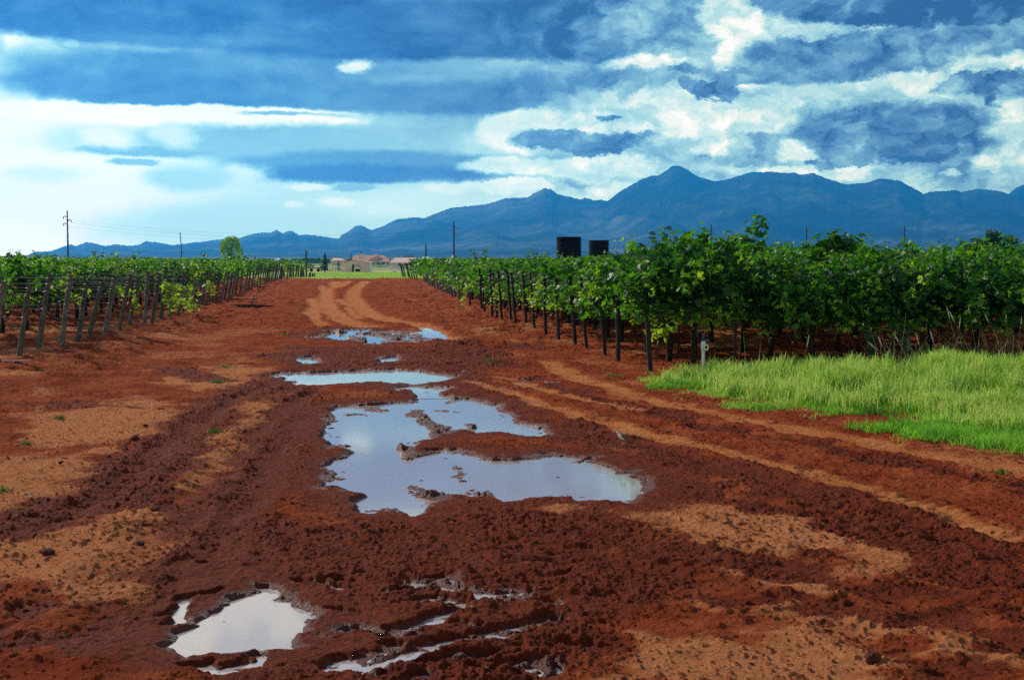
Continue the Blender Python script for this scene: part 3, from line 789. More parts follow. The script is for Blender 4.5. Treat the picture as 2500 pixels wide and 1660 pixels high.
# ------------------------------------------------------------------ words for labels
ORD = ('first second third fourth fifth sixth seventh eighth ninth tenth eleventh twelfth thirteenth fourteenth fifteenth sixteenth seventeenth eighteenth nineteenth twentieth').split()
def ordinal(n):
    """n from 1"""
    if n <= 20: return ORD[n - 1]
    tens = ('twenty', 'thirty', 'forty', 'fifty', 'sixty', 'seventy')[n // 10 - 2]
    if n % 10 == 0: return tens[:-1] + 'ieth'
    return tens + ' ' + ORD[n % 10 - 1]

# ------------------------------------------------------------------ vine materials
def leaf_mat(name, dark, mid, young, trans, tw=.38):
    m, nt, out = material(name)
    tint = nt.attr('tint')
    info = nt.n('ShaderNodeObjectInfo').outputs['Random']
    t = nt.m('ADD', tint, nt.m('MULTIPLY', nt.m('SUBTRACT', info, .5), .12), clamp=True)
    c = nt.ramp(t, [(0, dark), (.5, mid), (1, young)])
    p = nt.n('ShaderNodeBsdfPrincipled'); nt.put(p.inputs['Base Color'], c); p.inputs['Roughness'].default_value = .48; p.inputs['Specular IOR Level'].default_value = .2
    tr = nt.n('ShaderNodeBsdfTranslucent'); nt.put(tr.inputs[0], nt.ramp(t, [(0, trans[0]), (.45, trans[1]), (1, trans[2])]))
    mx = nt.n('ShaderNodeMixShader'); mx.inputs[0].default_value = tw
    nt.put(mx.inputs[1], p.outputs[0]); nt.put(mx.inputs[2], tr.outputs[0]); nt.put(out.inputs[0], mx.outputs[0])
    return m
M_leaf = leaf_mat('vine_leaf', (.007, .038, .006), (.050, .155, .012), (.30, .46, .035), ((.03, .16, .006), (.15, .45, .012), (.55, .75, .03)))
M_bark = plain('vine_bark', (.030, .018, .013), .95, .1, .5, 14, bump=.6)
M_wood = plain('weathered_post_wood', (.095, .092, .072), .95, .1, .40, 9, bump=.8)
M_wood2 = plain('grey_post_wood', (.14, .135, .115), .95, .1, .35, 9, bump=.8)
M_steel = plain('rusty_dark_post_steel', (.020, .013, .014), .75, .3, .5, 11, bump=.3)
M_wire = plain('trellis_wire_steel', (.20, .18, .17), .5, .5, .2, 3, metal=.3)
M_pvc = plain('pale_stake', (.62, .60, .55), .6, .3, .1, 3)

_LEAF = np.array([(0, -.10), (.30, -.40), (.55, -.20), (.46, .02), (.62, .30), (.30, .34), (.20, .52), (0, .86), (-.20, .52), (-.30, .34), (-.62, .30), (-.46, .02), (-.55, -.20), (-.30, -.40)])
def leaves_mesh(name, pos, size, nrm, tint, rng, mat, simple=False):
    """pos (n,3), size (n), nrm (n,3) unit normals. Lobed leaves, folded a little along the midrib."""
    n = len(pos)
    if simple: L = np.array([(0, -.45), (.55, -.05), (.33, .55), (-.33, .55), (-.55, -.05)])
    else: L = _LEAF
    k = len(L)
    ref = rng.normal(size=(n, 3)); ref[:, 2] -= .9
    a = np.cross(nrm, ref); a /= np.linalg.norm(a, axis=1)[:, None] + 1e-9
    b = np.cross(nrm, a)
    fold = rng.uniform(-.05, .35, n)
    lx = L[:, 0][None, :] * size[:, None]; ly = L[:, 1][None, :] * size[:, None]
    lz = np.abs(L[:, 0])[None, :] * size[:, None] * fold[:, None] - (L[:, 1] ** 2)[None, :] * size[:, None] * rng.uniform(0, .4, n)[:, None]
    P = pos[:, None, :] + a[:, None, :] * lx[..., None] + b[:, None, :] * ly[..., None] + nrm[:, None, :] * lz[..., None]
    if simple:
        V = P.reshape(-1, 3); idx = np.arange(n * k).reshape(n, k)
        return np_mesh(name, V, idx, mat, fattrs=dict(tint=tint))
    V = np.concatenate([P, (pos + nrm * size[:, None] * -.03)[:, None, :]], 1).reshape(-1, 3)
    base = (np.arange(n) * (k + 1))[:, None]
    i = np.arange(k)[None, :]
    tri = np.stack([base + i, base + (i + 1) % k, np.broadcast_to(base + k, (n, k))], -1).reshape(-1, 3)
    return np_mesh(name, V, tri, mat, fattrs=dict(tint=np.repeat(tint, k)))

def cane_path(rng, start, d, length, droop, step=.055):
    p = np.array(start, float); d = np.array(d, float); d /= np.linalg.norm(d)
    P = [p.copy()]; n = int(length / step)
    for i in range(n):
        d = d + np.array([0, 0, -droop * (i / n) ** 1.3]) + rng.normal(size=3) * .10
        d /= np.linalg.norm(d); p = p + d * step
        if p[2] < (.32 if rng.random() < .15 else .66): break
        P.append(p.copy())
    return np.array(P)

def leaves_along(rng, P, size0, young=.55, dens=1.0, t0=.22):
    """leaf positions, sizes, normals and tints along one cane"""
    n = len(P); out = []
    for i in range(n):
        for r in range(int(dens) + (rng.random() < dens - int(dens))):
            f = i / max(n - 1, 1)
            off = rng.normal(size=3) * .055
            off[:2] *= 1.3
            nr = np.array([0, 0, .75]) + rng.normal(size=3) * .62 + off * 6
            nr /= np.linalg.norm(nr)
            sz = size0 * (1 - .45 * f ** 3) * rng.uniform(.6, 1.4)
            tn = t0 + rng.normal() * .13 + young * f ** 2.5
            out.append((P[i] + off, sz, nr, tn))
    return out

def make_vine(seed, top=1.9, half=.95, ncane=24, size=.105, spread=.5, low=.72, simple=False, dens=1.25):
    rng = np.random.default_rng(seed); rr = random.Random(seed)
    cord = .98 + rng.uniform(-.05, .05)
    lf = []
    tb = MB()
    x0 = rng.uniform(-.12, .12); lean = rng.uniform(-.22, .22)
    tp = [Vector((x0, 0, -.08)), Vector((x0 + lean * .3, rng.uniform(-.05, .05), .3)), Vector((x0 + lean * .2, rng.uniform(-.06, .06), .62)), Vector((x0 + lean * .55, 0, cord - .1)), Vector((x0 + lean * .6, 0, cord + .02))]
    tb.tube(tp, [.060, .048, .043, .046, .034], 8, wob=.22, rng=rr)
    for s in (-1, 1):
        tb.tube([Vector((x0 + lean * .55, 0, cord - .04)), Vector((s * .35, rng.uniform(-.03, .03), cord + .03)), Vector((s * .65, rng.uniform(-.03, .03), cord)), Vector((s * half, 0, cord + .02))], [.034, .026, .022, .014], 6, wob=.2, rng=rr)
    for k in range(ncane):
        x = -half + 2 * half * (k + rng.random()) / ncane
        side = rng.choice([-1, 1])
        up = rng.uniform(.6, 1.3)
        L = rng.uniform(.8, 1.5) * (top - cord) / .92
        P = cane_path(rng, (x, 0, cord), (rng.normal() * .35, side * rng.uniform(.05, spread * 1.6), up), L, rng.uniform(.14, .55))
        P[:, 2] = np.where(P[:, 2] > top, top - (P[:, 2] - top) * .4, P[:, 2])
        if k % 2 == 0 and not simple: tb.tube([Vector(q) for q in P[::4]], .006, 3, cap=False)
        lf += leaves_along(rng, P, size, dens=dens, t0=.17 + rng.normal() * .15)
        if rng.random() < .35:
            P2 = cane_path(rng, P[len(P) // 2], (rng.normal() * .5, side * .6, .1), rng.uniform(.5, 1.0), .5)
            lf += leaves_along(rng, P2, size * .9, young=.6, dens=dens)
    # a few long whips above the canopy and shoots that hang below it
    for k in range(0 if simple else 5):
        P = cane_path(rng, (rng.uniform(-half, half), rng.normal() * .2, top - .22), (rng.normal() * .5, rng.normal() * .4, 1.1), rng.uniform(.3, .62), .55)
        lf += leaves_along(rng, P, size * .8, young=.3, dens=2.2, t0=.2)
    for k in range(0 if (simple or top < 1.8) else 6):
        P = cane_path(rng, (rng.uniform(-half, half), rng.choice([-1, 1]) * rng.uniform(.3, .62), rng.uniform(.85, 1.15)), (rng.normal() * .5, rng.normal() * .2, -.8), rng.uniform(.3, .6), .5)
        lf += leaves_along(rng, P, size * .95, young=.5, dens=2.2, t0=.45)
    # inner leaves that close the curtain; inner shade is put into their dark tint
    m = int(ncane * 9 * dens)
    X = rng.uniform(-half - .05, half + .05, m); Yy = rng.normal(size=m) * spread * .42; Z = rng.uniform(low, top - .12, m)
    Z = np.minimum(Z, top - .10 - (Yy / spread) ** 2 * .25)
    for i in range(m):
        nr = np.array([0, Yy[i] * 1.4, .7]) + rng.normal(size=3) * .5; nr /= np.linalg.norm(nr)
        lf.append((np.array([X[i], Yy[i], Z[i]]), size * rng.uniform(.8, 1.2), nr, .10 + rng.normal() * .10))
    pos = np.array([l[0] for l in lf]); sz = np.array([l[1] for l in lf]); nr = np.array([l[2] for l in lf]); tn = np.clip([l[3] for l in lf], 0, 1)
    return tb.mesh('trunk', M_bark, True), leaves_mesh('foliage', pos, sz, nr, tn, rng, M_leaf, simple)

def row_frame(side, k):
    """start and length of vine row k at this side of the road"""
    if side > 0:
        y0 = 21.15 + 1.95 * k; x0 = 2.03 - .1075 * (y0 - 21) + .75
    else:
        y0 = 21.2 + 1.95 * k; x0 = -7.95 - .113 * (y0 - 23) - 1.75
    return x0, y0

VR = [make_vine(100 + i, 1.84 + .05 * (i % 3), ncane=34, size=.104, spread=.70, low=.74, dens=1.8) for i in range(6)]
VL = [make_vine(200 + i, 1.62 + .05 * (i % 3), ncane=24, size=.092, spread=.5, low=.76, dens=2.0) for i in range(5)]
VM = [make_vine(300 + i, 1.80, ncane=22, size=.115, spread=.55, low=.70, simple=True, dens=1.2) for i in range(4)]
VINES = {}
def place_vines():
    rr = random.Random(5)
    nmade = 0; far = []
    def place(side, k, i, x, y, meshes):
        nonlocal nmade
        e = empty('grapevine', (x, y, float(base_z(y)) - .02), math.atan(.11) + (math.pi if rr.random() < .5 else 0) + rr.uniform(-.05, .05))
        pxs = x / y * F + 1250
        s = rr.uniform(.91, 1.07) * (.97 if side < 0 else .83 + .16 * float(sstep(1540, 1690, pxs)) - .06 * float(sstep(1800, 1900, pxs)) + .06 * float(sstep(1960, 2010, pxs)) - .07 * float(sstep(2080, 2160, pxs)) + .03 * float(sstep(2300, 2500, pxs))); e.scale = (rr.uniform(.95, 1.08), rr.uniform(.85, 1.15), s)
        link_mesh('trunk', meshes[0], e); link_mesh('foliage', meshes[1], e)
        sd = 'right' if side > 0 else 'left'
        tag(e, f'green grapevine, {ordinal(i + 1)} from the road in the {ordinal(k + 1)} nearest row of the {sd} vineyard', 'grapevine', group=f'grapevines of the {sd} vineyard')
        VINES[(side, k, i)] = e
        nmade += 1
    for side, rows, lim in ((1, 50, 23), (-1, 52, 25)):
        for k in range(rows):
            x0, y0 = row_frame(side, k)
            for i in range(60):
                x = x0 + side * 1.72 * i; y = y0 + .11 * (x - x0) + rr.uniform(-.08, .08)
                if y < 6: break
                if abs(x / y) > (.40 if y < 60 else .385): break
                if k < lim: place(side, k, i, x, y, rr.choice(VR if side > 0 else VL) if y < 50 else rr.choice(VM))
                else: far.append((x, y, side))
    for yb in (124.5, 126, 127.5, 129, 130.5):
        xs = (765 - (131 - yb) * 9 - 1250) / F * yb - 1.2
        for i in range(9): far.append((xs - 1.7 * i, yb, -1))
    print('vines', nmade, 'far', len(far))
    # the distant mass of both vineyards
    rng = np.random.default_rng(77)
    pos = []; sz = []; nr = []; tn = []
    for x, y, side in far:
        n = 190 if y < 90 else 120
        top = (1.64 if side > 0 else 1.60) + rng.normal() * .07
        px = x + rng.uniform(-.95, .95, n); dy = rng.normal(size=n) * .33
        pz = np.minimum(rng.uniform(.65, top + .1, n), top - dy ** 2 * .6) + float(base_z(y)) + (rng.random(n) < .02) * rng.uniform(0, .3, n)
        nn = np.stack([rng.normal(size=n) * .5, dy * 1.2 + rng.normal(size=n) * .5, .7 + rng.normal(size=n) * .4], 1); nn /= np.linalg.norm(nn, axis=1)[:, None]
        pos.append(np.stack([px, y + dy, pz], 1)); sz.append(rng.uniform(.11, .20, n)); nr.append(nn); tn.append(np.clip(.35 + rng.normal(size=n) * .16 + rng.normal() * .08, 0, 1))
    me = leaves_mesh('vineyard_foliage', np.concatenate(pos), np.concatenate(sz), np.concatenate(nr), np.concatenate(tn), rng, M_leaf, simple=True)
    o = link_mesh('vineyard_foliage', me)
    tag(o, 'distant mass of grapevine rows beyond the nearer rows on both sides', 'foliage', kind='stuff')
place_vines()

def shoot(vine, pts, Y, seed, size=.09, young=.5, t0=.45, dens=2.4, sub=6):
    """a long cane that leaves its vine; pts in photograph places at distance Y"""
    P = [at(x, y, Y + (0 if len(q) == 0 else q[0])) for x, y, *q in pts]
    rng = np.random.default_rng(seed)
    dense = []
    for a, b in zip(P[:-1], P[1:]):
        n = max(2, int((b - a).length / .045))
        for i in range(n): dense.append(np.array(a.lerp(b, i / n)) + rng.normal(size=3) * .008)
    dense = np.array(dense)
    lf = leaves_along(rng, dense, size, young=young, dens=dens, t0=t0)
    inv = (Matrix.LocRotScale(vine.location, vine.rotation_euler, vine.scale)).inverted()
    pos = np.array([inv @ Vector(l[0]) for l in lf])
    R3 = inv.to_3x3()
    nr = np.array([tuple((R3 @ Vector(l[2])).normalized()) for l in lf])
    me = leaves_mesh('shoot', pos, np.array([l[1] for l in lf]), nr, np.clip([l[3] for l in lf], 0, 1), rng, M_leaf)
    link_mesh('shoot', me, vine)

def nearest_vine(side, px, Y):
    x = (px - 1250) / F * Y
    return min((v for k, v in VINES.items() if k[0] == side), key=lambda v: (v.location.x - x) ** 2 + (v.location.y - Y) ** 2)

def shoots():
    v = nearest_vine(1, 1800, 22.3)
    shoot(v, [(1775, 640), (1790, 600), (1830, 588), (1852, 575), (1853, 552), (1843, 538), (1825, 530)], 22.0, 1, .11, .1, .22, 5)
    shoot(v, [(1795, 640), (1812, 600), (1835, 596)], 22.1, 2, .11, .1, .25, 5)
    shoot(v, [(1848, 612), (1856, 592), (1864, 586)], 22.2, 3, .08, .2, .3, 3)
    v = nearest_vine(1, 1690, 22.0)
    for i, p in enumerate(([(1670, 640), (1680, 600), (1688, 578), (1700, 585), (1702, 600)], [(1700, 630), (1712, 595), (1728, 578), (1735, 590)], [(1660, 620), (1668, 596), (1676, 606)])):
        shoot(v, p, 21.9, 10 + i, .11, .2, .25, 4.5)
    v = nearest_vine(1, 2040, 22.3)
    for i, p in enumerate(([(2000, 620), (2012, 590), (2035, 578), (2062, 580)], [(2060, 620), (2075, 590), (2096, 585), (2104, 604)], [(2015, 600), (2045, 583), (2085, 590)], [(1995, 630), (2000, 605), (2020, 598)], [(2040, 625), (2046, 600), (2070, 590)])):
        shoot(v, p, 22.3, 20 + i, .115, .15, .22, 5)
    # bright shoots hanging at the row ends by the posts
    for j, (px, Y, p) in enumerate((
        (1140, 47, [(1158, 690), (1145, 700), (1134, 712), (1132, 735), (1136, 748)]), (1150, 46, [(1165, 688), (1150, 695), (1140, 705)]), (1215, 38, [(1225, 690), (1212, 705), (1208, 730), (1200, 748)]), (1215, 38, [(1222, 700), (1216, 725), (1210, 752)]),
        (1310, 31, [(1325, 700), (1312, 718), (1302, 738), (1292, 755)]), (1310, 31, [(1330, 705), (1315, 730), (1298, 752)]), (1300, 31, [(1312, 722), (1300, 726)]), (1440, 24, [(1465, 710), (1445, 712), (1425, 712)]), (1540, 22, [(1575, 710), (1545, 725), (1525, 745)]),
        (1560, 22, [(1572, 700), (1560, 730), (1550, 765), (1556, 775)]), (1580, 21.5, [(1590, 780), (1592, 810), (1590, 835)]), (1700, 21.3, [(1760, 760), (1735, 785), (1705, 800), (1695, 812)]), (1650, 21.3, [(1680, 770), (1650, 780), (1632, 788)]), (1660, 21.3, [(1670, 710), (1662, 740), (1658, 765)]),
        (1780, 21.3, [(1780, 710), (1778, 740), (1785, 760)]), (1870, 21.4, [(1875, 690), (1868, 720), (1862, 745)]), (1880, 21.4, [(1880, 770), (1872, 800), (1866, 820)]), (2000, 21.5, [(1995, 760), (1985, 795), (1975, 820)]), (2130, 21.6, [(2140, 780), (2115, 800), (2100, 812)]), (2200, 21.6, [(2190, 790), (2180, 815), (2190, 825)]),
        (1620, 21.2, [(1640, 790), (1600, 828)]),)):
        shoot(nearest_vine(1, px, Y), p, Y, 50 + j, .088, .25, .72, 2.6)
    for j, (px, Y, p) in enumerate((
        (430, 36, [(400, 690), (425, 705), (440, 725), (460, 745), (480, 762)]), (420, 36, [(395, 700), (415, 715), (425, 740), (440, 762)]), (440, 37, [(410, 695), (445, 705), (470, 735), (484, 764)]), (415, 36, [(405, 720), (412, 745), (418, 768)]), (450, 37, [(430, 720), (455, 745), (470, 758)]),
        (475, 40, [(490, 665), (480, 675), (470, 682)]), (490, 40, [(460, 700), (480, 712), (490, 722)]), (520, 45, [(505, 700), (518, 712), (528, 720)]), (520, 45, [(510, 690), (515, 705), (525, 700)]), (640, 70, [(625, 682), (634, 688), (640, 690)]), (120, 27, [(130, 700), (145, 708), (158, 716)]), (190, 28, [(185, 720), (200, 730), (190, 738)]),
        (335, 33, [(322, 715), (330, 735), (340, 768)]), (310, 32, [(290, 705), (300, 722), (312, 730)]), (60, 25, [(50, 722), (62, 730), (75, 726)]), (30, 25, [(25, 735), (30, 750), (36, 752)]), (700, 110, [(690, 650), (696, 658), (704, 668)]))):
        shoot(nearest_vine(-1, px, Y), p, Y, 90 + j, .09, .2, .80, 2.8)
    # small raised tips on the skyline
    rr = random.Random(9)
    for j, (px, py, Y, side) in enumerate([(25, 630, 26, -1), (30, 628, 26, -1), (235, 622, 40, -1), (325, 622, 45, -1), (500, 622, 50, -1), (600, 624, 60, -1), (1160, 614, 60, 1), (1180, 612, 60, 1), (1290, 612, 45, 1), (1960, 612, 24, 1), (1915, 612, 24, 1), (2220, 600, 23, 1), (2290, 605, 23, 1), (2400, 595, 23, 1), (2460, 590, 23, 1), (1620, 590, 22, 1), (1745, 590, 22, 1)]):
        dx = rr.choice((-1, 1)) * rr.uniform(6, 12)
        shoot(nearest_vine(side, px, Y), [(px, py + 22), (px + dx * .3, py), (px + dx, py - 6), (px + dx * 1.5, py + 2)], Y, 200 + j, .09, .2, .3, 3)
shoots()
# ------------------------------------------------------------------ posts and wires
POSTS_L = [(-22, 900), (43, 885), (89, 868), (148, 856), (185, 840), (210, 832), (252, 830), (287, 817), (312, 805), (353, 799), (368, 797), (391, 790), (412, 781), (433, 777), (446, 770), (463, 764), (480, 758), (491, 752),
           (503, 747), (517, 745), (525, 743), (538, 742), (546, 737), (556, 735), (564, 733), (573, 727), (584, 722), (597, 717), (604, 714), (612, 710), (619, 708), (627, 704), (633, 702), (638, 700), (643, 698), (648, 697), (652, 695), (656, 694), (660, 693), (664, 692), (668, 691), (672, 690), (676, 689), (680, 688), (684, 687)]
LEAN_L = [32, 28, 32, 24, 26, 38, 27, 29, 23, 10, 20, 14, 17, 16]
POSTS_R = [(1588, 908), (1510, 885), (1479, 868), (1434, 857), (1406, 848), (1365, 835), (1333, 826), (1306, 813), (1286, 803), (1261, 800), (1249, 797), (1226, 789), (1215, 782), (1202, 781), (1185, 772), (1177, 767), (1150, 756)]
POSTS_G = [(1129, 737), (1122, 734), (1114, 731), (1106, 728), (1100, 723), (1094, 720), (1088, 718), (1082, 716), (1077, 714), (1071, 711), (1063, 707), (1058, 704), (1053, 701), (1049, 699), (1045, 697), (1041, 693), (1037, 690)]
POSTS_D = [(1020, 685.5), (1014, 684), (1008, 683), (1003, 682), (999, 681), (992, 680), (988, 679), (984, 678.5)]
POSTS_B = [(688, 682.5), (694, 682), (700, 682), (706, 682), (711, 681.5), (716, 681), (721, 681), (727, 680.5), (732, 680.5), (737, 680), (742, 680), (748, 679.5), (753, 679.5), (758, 679), (763, 679), (767, 678.5)]

def post(base, dx, dz, rad, mat, seed, n=10, wires=None, guy=None, row=None, label=None, group=None, name='end_post', cat='post'):
    rr = random.Random(seed)
    e = empty(name, (base.x, base.y, GZ(base.x, base.y) if base.y < 120 else base.z))
    mb = MB()
    H = dz; pts = []; rads = []
    for i in range(7):
        f = i / 6
        pts.append(Vector((dx * f + rr.uniform(-.006, .006), rr.uniform(-.006, .006), -.12 + (H + .12) * f))); rads.append(rad * (1.08 - .12 * f) * rr.uniform(.96, 1.04))
    mb.tube(pts, rads, n, wob=.05, rng=rr)
    b = link_mesh('shaft', mb.mesh('shaft', mat, True), e)
    if wires:
        for z, z2, L in wires:
            w = MB(); sx = 1 if row > 0 else -1
            P0 = Vector((dx * z / H + sx * rad, 0, z)); P1 = Vector((sx * L, .11 * sx * L, z2))
            q = []
            for i in range(9):
                f = i / 8; p = P0.lerp(P1, f); p.z -= .05 * 4 * f * (1 - f); q.append(p)
            w.tube(q, .0042, 4, cap=False); link_mesh('wire', w.mesh('wire', M_wire), e)
            t = MB(); zz = z
            t.tube([Vector((dx * zz / H + rad * 1.12 * math.cos(a / 8 * 2 * math.pi), rad * 1.12 * math.sin(a / 8 * 2 * math.pi), zz + .006 * math.sin(a))) for a in range(9)], .005, 4, cap=False)
            link_mesh('wire_wrap', t.mesh('wire_wrap', M_wire), e)
    if guy:
        w = MB(); z, gx, gy = guy
        w.tube([Vector((dx * z / H, 0, z)), Vector((gx, gy, -.03))], .0045, 4, cap=False); link_mesh('guy_wire', w.mesh('guy_wire', M_wire), e)
    tag(e, label, cat, group)
    return e

rr0 = random.Random(3)
for i, (px, py) in enumerate(POSTS_L):
    b = G(px, py); near = i < 16
    h = 1.24 + rr0.uniform(-.05, .06) + (.06 if i in (3, 9) else 0)
    lean = 1.15 * LEAN_L[i] * b.y / F if i < len(LEAN_L) else rr0.uniform(.15, .26)
    wires = [(.72 + rr0.uniform(-.05, .05), .86, 3.2), (.98 + rr0.uniform(-.05, .05), 1.22, 3.2), (h - .06, 1.42, 3.4), (h - .16, 1.30, 3.4)] if near else ([(.85, 1.0, 2.5)] if i < 28 else None)
    guy = (.70 + rr0.uniform(-.06, .06), 1.25, -.12) if i < 14 and i % 5 != 3 else None
    post(b, lean, h, .045 * rr0.uniform(.85, 1.12), M_wood if i % 3 else M_wood2, 500 + i, wires=wires, guy=guy, row=-1,
         label=f'leaning wooden end post, {ordinal(i + 1)} nearest on the left road edge', group='wooden row end posts left of the road')
for i, (px, py) in enumerate(POSTS_B):
    b = G(px, py)
    post(b, rr0.uniform(-.10, .22), 1.25 - abs(i - 4) * .03 - (.45 if i > 11 else 0), .075, M_wood, 560 + i, n=8,
         label=f'thick dark post, {ordinal(i + 1)} from the left in the far left cluster', group='thick posts far at the end of the left vineyard')
for i, (px, py) in enumerate(POSTS_R):
    b = G(px, py); near = i < 14
    h = 1.25 + rr0.uniform(-.04, .05)
    wires = [(.84, .92, 2.6), (1.0, 1.25, 3.0), (h - .08, 1.5, 3.2), (h - .18, 1.42, 3.2)] if near else [(.9, 1.0, 2.5)]
    post(b, -rr0.uniform(.03, .13), h, .031 * rr0.uniform(.9, 1.15), M_steel, 600 + i, wires=wires, row=1,
         label=f'dark pipe end post, {ordinal(i + 1)} nearest on the right road edge', group='dark pipe row end posts right of the road')
for i, (px, py) in enumerate(POSTS_G):
    b = G(px, py)
    post(b, -rr0.uniform(.14, .26), 1.27 + rr0.uniform(-.06, .06), .055, M_wood2, 640 + i, wires=[(.9, 1.0, 2.4)], row=1, guy=(.8, -1.7, -.1) if i % 4 == 0 else None,
         label=f'grey wooden end post leaning left, {ordinal(i + 1)} beyond the dark pipe posts', group='grey wooden row end posts right of the road')
for i, (px, py) in enumerate(POSTS_D):
    b = G(px, py)
    post(b, -rr0.uniform(.22, .40), 1.35 + rr0.uniform(-.08, .08), .05, M_steel, 670 + i,
         label=f'thin black post against the bright pasture, {ordinal(i + 1)} from the right', group='black posts at the far right end of the road')

def stake(px, py0, py1, Y, dx, mat, name, label, group, rad=.012):
    """a thin stake standing in a row; seen from py1 up to py0"""
    base = at(px, 700, Y); top = at(px + dx, py0, Y)
    z = float(base_z(Y)); e = empty(name, (base.x, Y, z))
    mb = MB(); mb.tube([Vector((0, 0, -.1)), Vector((top.x - base.x, 0, top.z - z))], rad, 6)
    link_mesh('shaft', mb.mesh('shaft', mat), e)
    tag(e, label, 'stake', group)
for i, (px, py, Y, dx) in enumerate(((58, 635, 45, 22), (180, 640, 40, 26), (262, 620, 55, 1), (290, 622, 52, 1), (408, 626, 50, 3), (520, 634, 80, 16), (618, 618, 100, 9), (1170, 604, 75, 2), (1318, 604, 60, 0), (1168, 612, 80, -2), (1468, 610, 70, 8), (1503, 596, 75, 0))):
    stake(px, py, 0, Y, dx, M_pvc, 'vine_stake', f'thin pale stake sticking out of the vine tops, {ordinal(i + 1)} from the left of the photo', 'pale stakes above the vines')
_sr = random.Random(12); _n = {}
for (side, k, i), v in sorted(VINES.items()):
    if side > 0 and k < 7 and i % 2 == 0:
        Yp = v.location.y; x = v.location.x + .55 + _sr.uniform(-.2, .2)
        e = empty('trellis_stake', (x, Yp + .05, float(base_z(Yp))))
        mb = MB(); mb.tube([Vector((0, 0, -.1)), Vector((_sr.uniform(-.08, .08), 0, 1.55))], .017, 6); link_mesh('shaft', mb.mesh('shaft', M_steel), e)
        tag(e, f'thin dark steel stake beside the {ordinal(i + 1)} vine of the {ordinal(k + 1)} nearest right row', 'stake', 'steel stakes in the right vine rows')

# the distant rows' posts are hidden in the leaves
# ------------------------------------------------------------------ tall grass at the right
def grass_mat(name, stops, tstops, tw=.35):
    m, nt, out = material(name)
    t = nt.attr('tint')
    p = nt.n('ShaderNodeBsdfPrincipled'); nt.put(p.inputs['Base Color'], nt.ramp(t, stops)); p.inputs['Roughness'].default_value = .6; p.inputs['Specular IOR Level'].default_value = .25
    tr = nt.n('ShaderNodeBsdfTranslucent'); nt.put(tr.inputs[0], nt.ramp(t, tstops))
    mx = nt.n('ShaderNodeMixShader'); mx.inputs[0].default_value = tw
    nt.put(mx.inputs[1], p.outputs[0]); nt.put(mx.inputs[2], tr.outputs[0]); nt.put(out.inputs[0], mx.outputs[0])
    return m
M_grass = grass_mat('tall_grass', [(0, (.05, .19, .015)), (.45, (.17, .45, .025)), (.75, (.34, .55, .05)), (1, (.54, .55, .16))], [(0, (.12, .45, .02)), (.5, (.35, .72, .04)), (1, (.65, .68, .18))])
M_straw = grass_mat('dry_straw', [(0, (.30, .20, .09)), (1, (.70, .60, .38))], [(0, (.3, .2, .08)), (1, (.7, .6, .35))])

def blades(name, x, y, z, h, w, tint, rng, mat, lean=.25, tip=.1):
    n = len(x)
    a = rng.uniform(0, 2 * np.pi, n); b = rng.uniform(0, 2 * np.pi, n); l = np.abs(rng.normal(size=n)) * lean * h
    dx = np.cos(b) * l; dy = np.sin(b) * l
    wx = np.cos(a) * w; wy = np.sin(a) * w
    def ring(f, k): return np.stack([x + dx * f ** 1.8 + wx * k, y + dy * f ** 1.8 + wy * k, z + h * f], 1), np.stack([x + dx * f ** 1.8 - wx * k, y + dy * f ** 1.8 - wy * k, z + h * f], 1)
    p0, p1 = ring(np.zeros(n), .8); p2, p3 = ring(np.full(n, .5), 1.); p4, _ = ring(np.ones(n), 0); p4, p5 = ring(np.ones(n), tip)
    V = np.stack([p0, p1, p2, p3, p4, p5], 1).reshape(-1, 3)
    i = (np.arange(n) * 6)[:, None]
    Fq = np.concatenate([i + np.array([[0, 1, 3, 2]]), i + np.array([[2, 3, 5, 4]])])
    return np_mesh(name, V, Fq, mat, fattrs=dict(tint=np.tile(tint, 2)))

def zland(x, y):
    return np.array([GZ(a, b) for a, b in zip(x, y)])

